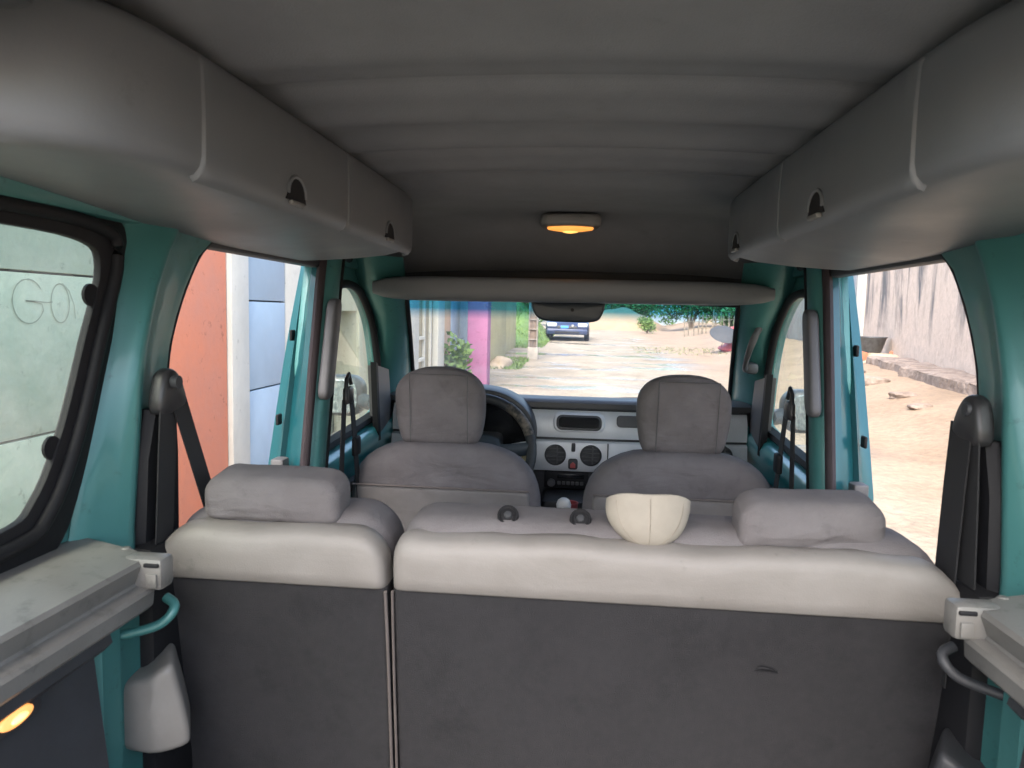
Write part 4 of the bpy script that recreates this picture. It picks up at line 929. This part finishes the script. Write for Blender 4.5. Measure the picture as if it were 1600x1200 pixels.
# ---------------------------------------------------------------- seat belts
def rear_belt(s, label, spread):
    t = thing('rear_seat_belt', label, 'seat belt', (s * .63, 1.14, 1.0), 'rear seat belts')
    X = lambda a: s * a
    gc = Vector((X(.628), 1.147, 1.315))
    def gfr(u, w_, d): return (X(.628 - .012 + d), 1.150 + u, 1.31 + w_)
    og = smooth_path([(-.034, -.035, 0), (.036, -.03, 0), (.034, .002, 0), (.014, .03, 0), (-.006, .036, 0), (-.026, .02, 0)], 4, True)
    pillow('guide', [(p.x, p.y) for p in og], 0, .028, .010, .003, BELTP, t, gfr, .01)
    lathe('guide_bolt', [(.001, -.003), (.009, -.003), (.011, 0), (.011, .01), (.001, .01)], DTRIM, t, (X(.614), 1.142, 1.325), 14, 'X')
    strap('reel_strap', [(X(.622), 1.142, 1.30), (X(.624), 1.135, 1.2), (X(.626), 1.125, 1.05), (X(.63), 1.12, .80)], (0, 1, 0), .05, .0025, BELT, t)
    if not spread: strap('shoulder_strap', [(X(.618), 1.160, 1.30), (X(.616), 1.163, 1.2), (X(.614), 1.164, 1.08), (X(.612), 1.164, .9)], (0, 1, .05), .062, .0025, BELT, t)
    else: strap('shoulder_strap', [(X(.620), 1.165, 1.298), (X(.612), 1.165 + .025 * spread, 1.22), (X(.610 - .01 * spread), 1.175 + .05 * spread, 1.11), (X(.605 - .02 * spread), 1.18 + .09 * spread, .95)], (.0, 1, .18), .042, .0025, BELT, t)
    box('reel_housing', (min(X(.615), X(.70)), max(X(.615), X(.70)), 1.075, 1.20, .521, 1.07), BLACK, t, .02, taper=lambda x, y, z: (x, y, z))
    loft('pillar_cover', [[(X(.655), y0, z), (X(.638), y0 + .006, z), (X(.638), y1 - .006, z), (X(.664), y1, z), (X(.672), y1 - .02, z), (X(.672), y0 + .01, z)] for (z, y0, y1) in ((.52, 1.08, 1.195), (1.07, 1.088, 1.198), (1.2, 1.10, 1.20), (1.28, 1.125, 1.195))], BLACK, t)
    return t
rear_belt(-1, 'black seat belt on the left rear pillar, its two straps forming a narrow V', 1)
rear_belt(1, 'black seat belt on the right rear pillar, hanging in one wide dark band', 0)
def front_belt(s, label):
    t = thing('front_seat_belt', label, 'seat belt', (s * .61, 2.0, 1.0), 'front seat belts')
    X = lambda a: s * a
    box('guide', (min(X(.590), X(.612)), max(X(.590), X(.612)), 1.985, 2.035, 1.185, 1.235), BELTP, t, .01)
    tube('guide_loop', [(X(.600), 1.985, 1.20), (X(.600), 1.99, 1.255), (X(.600), 2.01, 1.27), (X(.600), 2.03, 1.24)], .006, BELTP, t)
    strap('reel_strap', [(X(.606), 1.992, 1.20), (X(.608), 1.985, 1.1), (X(.610), 1.975, .95), (X(.612), 1.97, .7)], (0, 1, 0), .036, .0025, BELT, t)
    strap('shoulder_strap', [(X(.598), 2.03, 1.20), (X(.596), 2.05, 1.1), (X(.592), 2.075, .95), (X(.585), 2.10, .75)], (0, 1, .1), .036, .0025, BELT, t)
    box('tongue', (min(X(.585), X(.60)), max(X(.585), X(.60)), 2.035, 2.085, 1.03, 1.085), BLACK, t, .006)
    return t
front_belt(-1, 'black front seat belt hanging beside the driver door window')
front_belt(1, 'black front seat belt hanging beside the passenger door window')

# ---------------------------------------------------------------- parcel shelf side supports
def shelf(s, label):
    t = thing('parcel_shelf_support', label, 'shelf support', (s * .60, .7, 1.05), 'parcel shelf supports')
    X = lambda a: s * a
    path = [(.556, .40), (.555, .55), (.553, .70), (.551, .86), (.549, .955)]
    rings = []
    for (x, y) in path:
        rings.append([(X(.705), y, 1.100), (X(x + .04), y, 1.098), (X(x + .008), y, 1.094), (X(x + .004), y, 1.088), (X(x + .014), y, 1.062), (X(x + .012), y, 1.058), (X(x - .004), y, 1.055), (X(x - .008), y, 1.050), (X(x - .006), y, 1.030), (X(x + .002), y, 1.022), (X(x + .05), y, 1.018), (X(.705), y, 1.03)])
    # front end slants back to the wall
    x, y = path[-1]
    rings.append([(X(.705), y + .07, 1.100), (X(x + .04), y + .028, 1.098), (X(x + .012), y + .018, 1.094), (X(x + .008), y + .016, 1.088), (X(x + .016), y + .012, 1.062), (X(x + .014), y + .01, 1.058), (X(x + .0), y + .012, 1.055), (X(x - .003), y + .010, 1.050), (X(x - .002), y + .008, 1.030), (X(x + .006), y + .006, 1.022), (X(x + .05), y + .02, 1.018), (X(.705), y + .06, 1.03)])
    loft('ledge', rings, SHELFP, t, ang=35)
    box('end_stop', (min(X(.524), X(.585)), max(X(.524), X(.585)), .946, .982, 1.052, 1.0985), SHELFP, t, .008)
    box('slot', (min(X(.528), X(.550)), max(X(.528), X(.550)), .944, .950, 1.086, 1.092), BLACK, t, .002)
    box('slot_tab', (min(X(.530), X(.546)), max(X(.530), X(.546)), .942, .9465, 1.058, 1.078), SHELFP, t, .003)
    lathe('peg', [(.001, -.01), (.008, -.01), (.009, 0), (.008, .005), (.005, .008), (.001, .008)], SHELFP, t, (X(.60), .985, 1.092), 14)
    loft('under_rail', [[(X(a), y, z - dz) for (a, z) in ((.60, 1.018), (.572, 1.016), (.567, .998), (.58, .985), (.60, .988))] for (y, dz) in ((.40, .0), (.62, .0), (.80, .0), (.90, .0))], DTRIM, t)
    return t
shelf(-1, 'pale grey parcel shelf support along the left side of the load space')
shelf(1, 'pale grey parcel shelf support along the right side of the load space')
ll = thing('load_lamp', 'small lit orange lamp in the dark cover under the left shelf support', 'lamp', (-.56, .74, .99))
def lfr(u, w_, d): return (-.588 + d + .1 * 0, .735 + u, .985 + w_)
box('bezel', (-.60, -.578, .69, .785, .965, 1.002), DTRIM, ll, .006)
le2 = [(.025 * math.cos(R(a)), .010 * math.sin(R(a))) for a in range(0, 360, 20)]
l2 = pillow('lens', le2, .012, .019, .003, .002, LAMP, ll, lfr, .02)
pillow('bulb_glow', [(p[0] * .5, p[1] * .5) for p in le2], .012, .023, .003, .001, LAMPH, l2, lfr, .02)
for s, lab in ((-1, 'teal bent rod hook under the left shelf support'), (1, 'dark bent rod hook under the right shelf support')):
    X = lambda a: s * a
    tag(tube('seat_hook', smooth_path([(X(.63), .97, .966), (X(.60), .985, .970), (X(.565), 1.0, .978), (X(.549), 1.01, .992), (X(.549), 1.02, 1.004), (X(.565), 1.025, 1.012)], 5), .0075, TEAL if s < 0 else DTRIM, None), lab, 'hook', 'seat hooks')
    lt_ = thing('latch_cover', ('white' if s < 0 else 'dark') + ' plastic latch cover beside the ' + ('left' if s < 0 else 'right') + ' end of the rear seat', 'latch cover', (X(.59), 1.06, .70), 'latch covers')
    lo_ = smooth_path([(.652, .775, 0), (.645, .758, 0), (.60, .752, 0), (.556, .756, 0), (.547, .772, 0), (.553, .82, 0), (.562, .87, 0), (.568, .893, 0), (.582, .890, 0), (.605, .874, 0), (.632, .868, 0), (.648, .855, 0), (.653, .82, 0)], 3, True)
    cvm = WHITEP if s < 0 else DTRIM
    cv_ = pillow('cover', [(p.x, p.y) for p in lo_], 0, .085, .012, .003, cvm, lt_, lambda u, w_, d, s=s: (s * (u + .55 * d), 1.03 + d + .55 * max(0, .592 - u), w_ - (.05 if s > 0 else 0)), .01)
    box('tab', (min(X(.645), X(.676)), max(X(.645), X(.676)), 1.03, 1.05, .775, .812), WHITEP if s < 0 else DTRIM, lt_, .006)
    lathe('tab_hole', [(.001, -.002), (.007, -.002), (.007, .002), (.001, .002)], BLACK, lt_, (X(.662), 1.0285, .793), 12, 'Y')

# ---------------------------------------------------------------- dashboard
da = thing('dashboard', 'silver and black dashboard with round air vents and a hooded display', 'dashboard', (.03, 2.8, .6))
def across(name, prof, x0, x1, m, parent, n=16, curve=.05, ang=40):
    rings = []
    for i in range(n + 1):
        x = x0 + (x1 - x0) * i / n; k = curve * (x / .65) ** 2
        rings.append([(x, y + k, z) for (y, z) in prof])
    return loft(name, rings, m, parent, ang=ang)
tp = across('top_pad', [(2.640, 1.106), (2.628, 1.118), (2.63, 1.136), (2.66, 1.142), (2.80, 1.140), (2.95, 1.125), (3.06, 1.085), (3.06, 1.02), (2.70, 1.02), (2.66, 1.10)], -.66, .66, DASHD, da)
across('top_edge_sheen', [(2.634, 1.137), (2.640, 1.143), (2.665, 1.1465), (2.69, 1.1455), (2.66, 1.139)], -.20, .44, DASHG, tp)  # lighter grey strip painting the sheen along the pad edge
across('upper_panel', [(2.640, 1.110), (2.630, 1.106), (2.612, 1.075), (2.606, 1.03), (2.608, 1.014), (2.67, 1.012), (2.67, 1.110)], -.64, .64, SILVER, da)
across('panel_joint', [(2.620, 1.014), (2.620, 1.002), (2.66, 1.002), (2.66, 1.014)], -.64, .64, DASHD, da)
across('lower_panel', [(2.606, 1.004), (2.598, .998), (2.588, .95), (2.588, .91), (2.60, .895), (2.68, .89), (2.68, 1.003)], -.64, .64, SILVER, da)
across('lower_dash', [(2.64, .895), (2.625, .88), (2.64, .80), (2.70, .62), (2.75, .52), (3.05, .52), (3.05, .89)], -.62, .62, DASHG, da)
# hooded display
dsp = pillow('display_hood', rrect(-.045, .137, 1.037, 1.103, .025), 0, .03, .008, 0, SILVER, da, lambda u, w_, d: (u, 2.598 + d + .30 * (w_ - 1.07), w_), .02)
pillow('display_rim', rrect(-.034, .126, 1.044, 1.096, .02), -.004, .01, .004, 0, DASHD, dsp, lambda u, w_, d: (u, 2.598 + d + .30 * (w_ - 1.07), w_), .02)
pillow('display_screen', rrect(-.026, .118, 1.050, 1.090, .014), -.006, .01, .002, 0, SCREEN, dsp, lambda u, w_, d: (u, 2.598 + d + .30 * (w_ - 1.07), w_), .02)
pillow('badge_panel', rrect(.178, .33, 1.058, 1.098, .014), -.002, .01, .003, 0, DASHG, da, lambda u, w_, d: (u, 2.612 + d + .30 * (w_ - 1.07), w_), .02)
box('panel_gap', (.148, .152, 2.584, 2.60, .905, 1.0), DASHD, da, .0005)
# round vents
def vent(cx, cz, r=.038):
    v_ = lathe('air_vent', [(r * .97, -.004), (r, -.008), (r * .94, -.012), (r * .88, -.006), (r * .86, .02), (r * .97, .02)], DASHD, da, (cx, 2.592, cz), 28, 'Y')
    lathe('vent_hollow', [(.001, .016), (r * .87, .016), (r * .87, .02), (.001, .02)], BLACK, v_, (cx, 2.592, cz), 28, 'Y')
    for k in (-.021, -.008, .006, .02):
        h = math.sqrt(max(0, (r * .86) ** 2 - k * k)); box('vent_slat', (cx - h, cx + h, 2.584, 2.604, cz + k - .002, cz + k + .002), DASHG, v_, .001, rot=((cx, 2.594, cz + k), Matrix.Rotation(R(-25), 3, 'X')))
    box('vent_divider', (cx + .004, cx + .009, 2.582, 2.60, cz - r * .8, cz + r * .8), DASHG, v_, .001)
vent(-.034, .955); vent(.091, .957); vent(.545, .975, .034)
box('vent_dial', (.022, .036, 2.582, 2.60, .968, .998), DASHD, da, .004)
hz_ = box('hazard_button', (.012, .046, 2.576, 2.60, .905, .943), DASHD, da, .008)
pillow('hazard_symbol', [(.020, .912), (.038, .912), (.038, .926), (.029, .934), (.020, .926)], 0, .006, .002, .0, REDP, hz_, lambda u, w_, d: (u, 2.573 + d, w_), .01)
rd = box('radio', (-.072, .085, 2.60, 2.68, .832, .892), BLACK, da, .004)
lathe('radio_knob', [(.001, -.012), (.012, -.012), (.014, -.006), (.014, .004), (.001, .004)], DASHG, rd, (-.046, 2.598, .852), 18, 'Y')
box('radio_display', (-.025, .07, 2.5975, 2.61, .868, .884), SCREEN, rd, .001)
for i in range(6): box('radio_button', (-.024 + i * .016, -.012 + i * .016, 2.594, 2.61, .846, .858), DASHG, rd, .002)
box('centre_console', (-.075, .095, 2.45, 2.70, .52, .825), DASHD, da, .02)
for k, cx in enumerate((-.035, .04)): lathe('heater_knob', [(.001, -.02), (.018, -.02), (.022, -.012), (.022, .0), (.001, .0)], DASHG, da, (cx, 2.449, .765), 18, 'Y')
# instrument cowl
co = smooth_path([(-.50, 1.02, 0), (-.50, 1.10, 0), (-.44, 1.165, 0), (-.33, 1.19, 0), (-.22, 1.178, 0), (-.14, 1.13, 0), (-.105, 1.06, 0), (-.108, .98, 0), (-.14, .90, 0), (-.30, .86, 0), (-.46, .90, 0)], 5, True)
coo = [(p.x, p.y) for p in co]
cc = (-.30, 1.02)
ci = [(cc[0] + (a - cc[0]) * .87, cc[1] + (b_ - cc[1]) * .86) for a, b_ in coo]
plate('instrument_cowl', coo, [ci], 2.50, 2.66, DASHD, da, 'Y', .008)
MO('instrument_face', [(a, 2.60, b_) for a, b_ in ci], [tuple(range(len(ci)))], SCREEN, da, False)
for k, (cx, r_) in enumerate(((-.36, .05), (-.235, .045))):
    lathe('gauge', [(r_, -.006), (r_ + .004, -.006), (r_ + .004, .002), (.001, .002), (.001, 0), (r_, 0)], SCREEN, da, (cx, 2.594, 1.06), 24, 'Y')
box('steering_column', (-.36, -.22, 2.40, 2.60, .93, 1.03), DASHG, da, .02)
tube('indicator_stalk', [(-.22, 2.44, .985), (-.16, 2.43, 1.0), (-.115, 2.42, 1.012)], .009, DASHD, da)
tag(pillow('key_tag', rrect(-.012, .012, -.05, .0, .006), 0, .006, .002, 0, YELP, None, lambda u, w_, d: (-.13 + u + .1 * w_, 2.46 + d, .985 + w_), .01), 'pale yellow tag hanging below the steering wheel', 'key tag')

# ---------------------------------------------------------------- steering wheel
sw = thing('steering_wheel', 'black steering wheel with a worn rim in front of the driver seat', 'steering wheel', (-.29, 2.40, 1.0))
C = Vector((-.292, 2.385, .995)); Q = Matrix.Rotation(R(-27), 3, 'X')
rim = [C + Q @ Vector((.187 * math.cos(R(a)), 0, .187 * math.sin(R(a)))) for a in range(0, 360, 8)]
rm = tube('rim', rim, .0165, DASHD, sw, True, 10, up=(0, 1, 0))
tube('worn_patch', [C + Q @ Vector((.187 * math.cos(R(a)), -.002, .187 * math.sin(R(a)))) for a in range(18, 62, 4)], .0172, WORN, rm, False, 10, up=(0, 1, 0))
def sfr(u, w_, d): return C + Q @ Vector((u, d, w_))
M_HUB = mat('wheel_hub_plastic', (.05, .065, .08), .45)
pillow('hub', smooth_path([(-.07, -.05, 0), (.07, -.05, 0), (.085, .0, 0), (.06, .055, 0), (-.06, .055, 0), (-.085, .0, 0)], 4, True) and [(p.x, p.y) for p in smooth_path([(-.07, -.05, 0), (.07, -.05, 0), (.085, .0, 0), (.06, .055, 0), (-.06, .055, 0), (-.085, .0, 0)], 4, True)], -.01, .05, .02, .012, M_HUB, sw, sfr, .02)
for a in (5, 175, 235, 305):
    tube('spoke', [C + Q @ Vector((.06 * math.cos(R(a)), .015, .06 * math.sin(R(a)))), C + Q @ Vector((.13 * math.cos(R(a)), .01, .13 * math.sin(R(a)))), C + Q @ Vector((.183 * math.cos(R(a)), .0, .183 * math.sin(R(a))))], .011, M_HUB, sw, False, 8, ry=.022, up=(0, 0, 1))

# ---------------------------------------------------------------- gear lever and cup
gl_ = thing('gear_lever', 'gear lever with a white knob between the front seats', 'gear lever', (.005, 2.32, .62))
lathe('boot', [(.06, -.20), (.05, -.12), (.03, -.05), (.014, 0), (.001, 0)], BLACK, gl_, (.008, 2.33, .80), 16)
tube('stick', [(.008, 2.33, .78), (.006, 2.32, .84)], .007, DASHD, gl_)
lathe('knob', [(.001, -.024), (.014, -.022), (.022, -.010), (.024, .004), (.019, .018), (.009, .025), (.001, .026)], mat('white_knob', (.85, .85, .83), .3), gl_, (.006, 2.31, .845), 18)
lathe('knob_collar', [(.012, -.03), (.024, -.028), (.026, -.012), (.02, -.006), (.012, -.006)], BLACK, gl_, (.006, 2.31, .847), 18)
box('console_tray', (-.09, .10, 1.95, 2.449, .521, .66), DASHG, gl_, .02)
tag(lathe('cup', [(.001, 0), (.022, 0), (.029, .17), (.031, .173), (.026, .173), (.020, .006), (.001, .006)], REDP, None, (.022, 2.40, .661), 20), 'dull red cup standing behind the gear lever', 'cup')
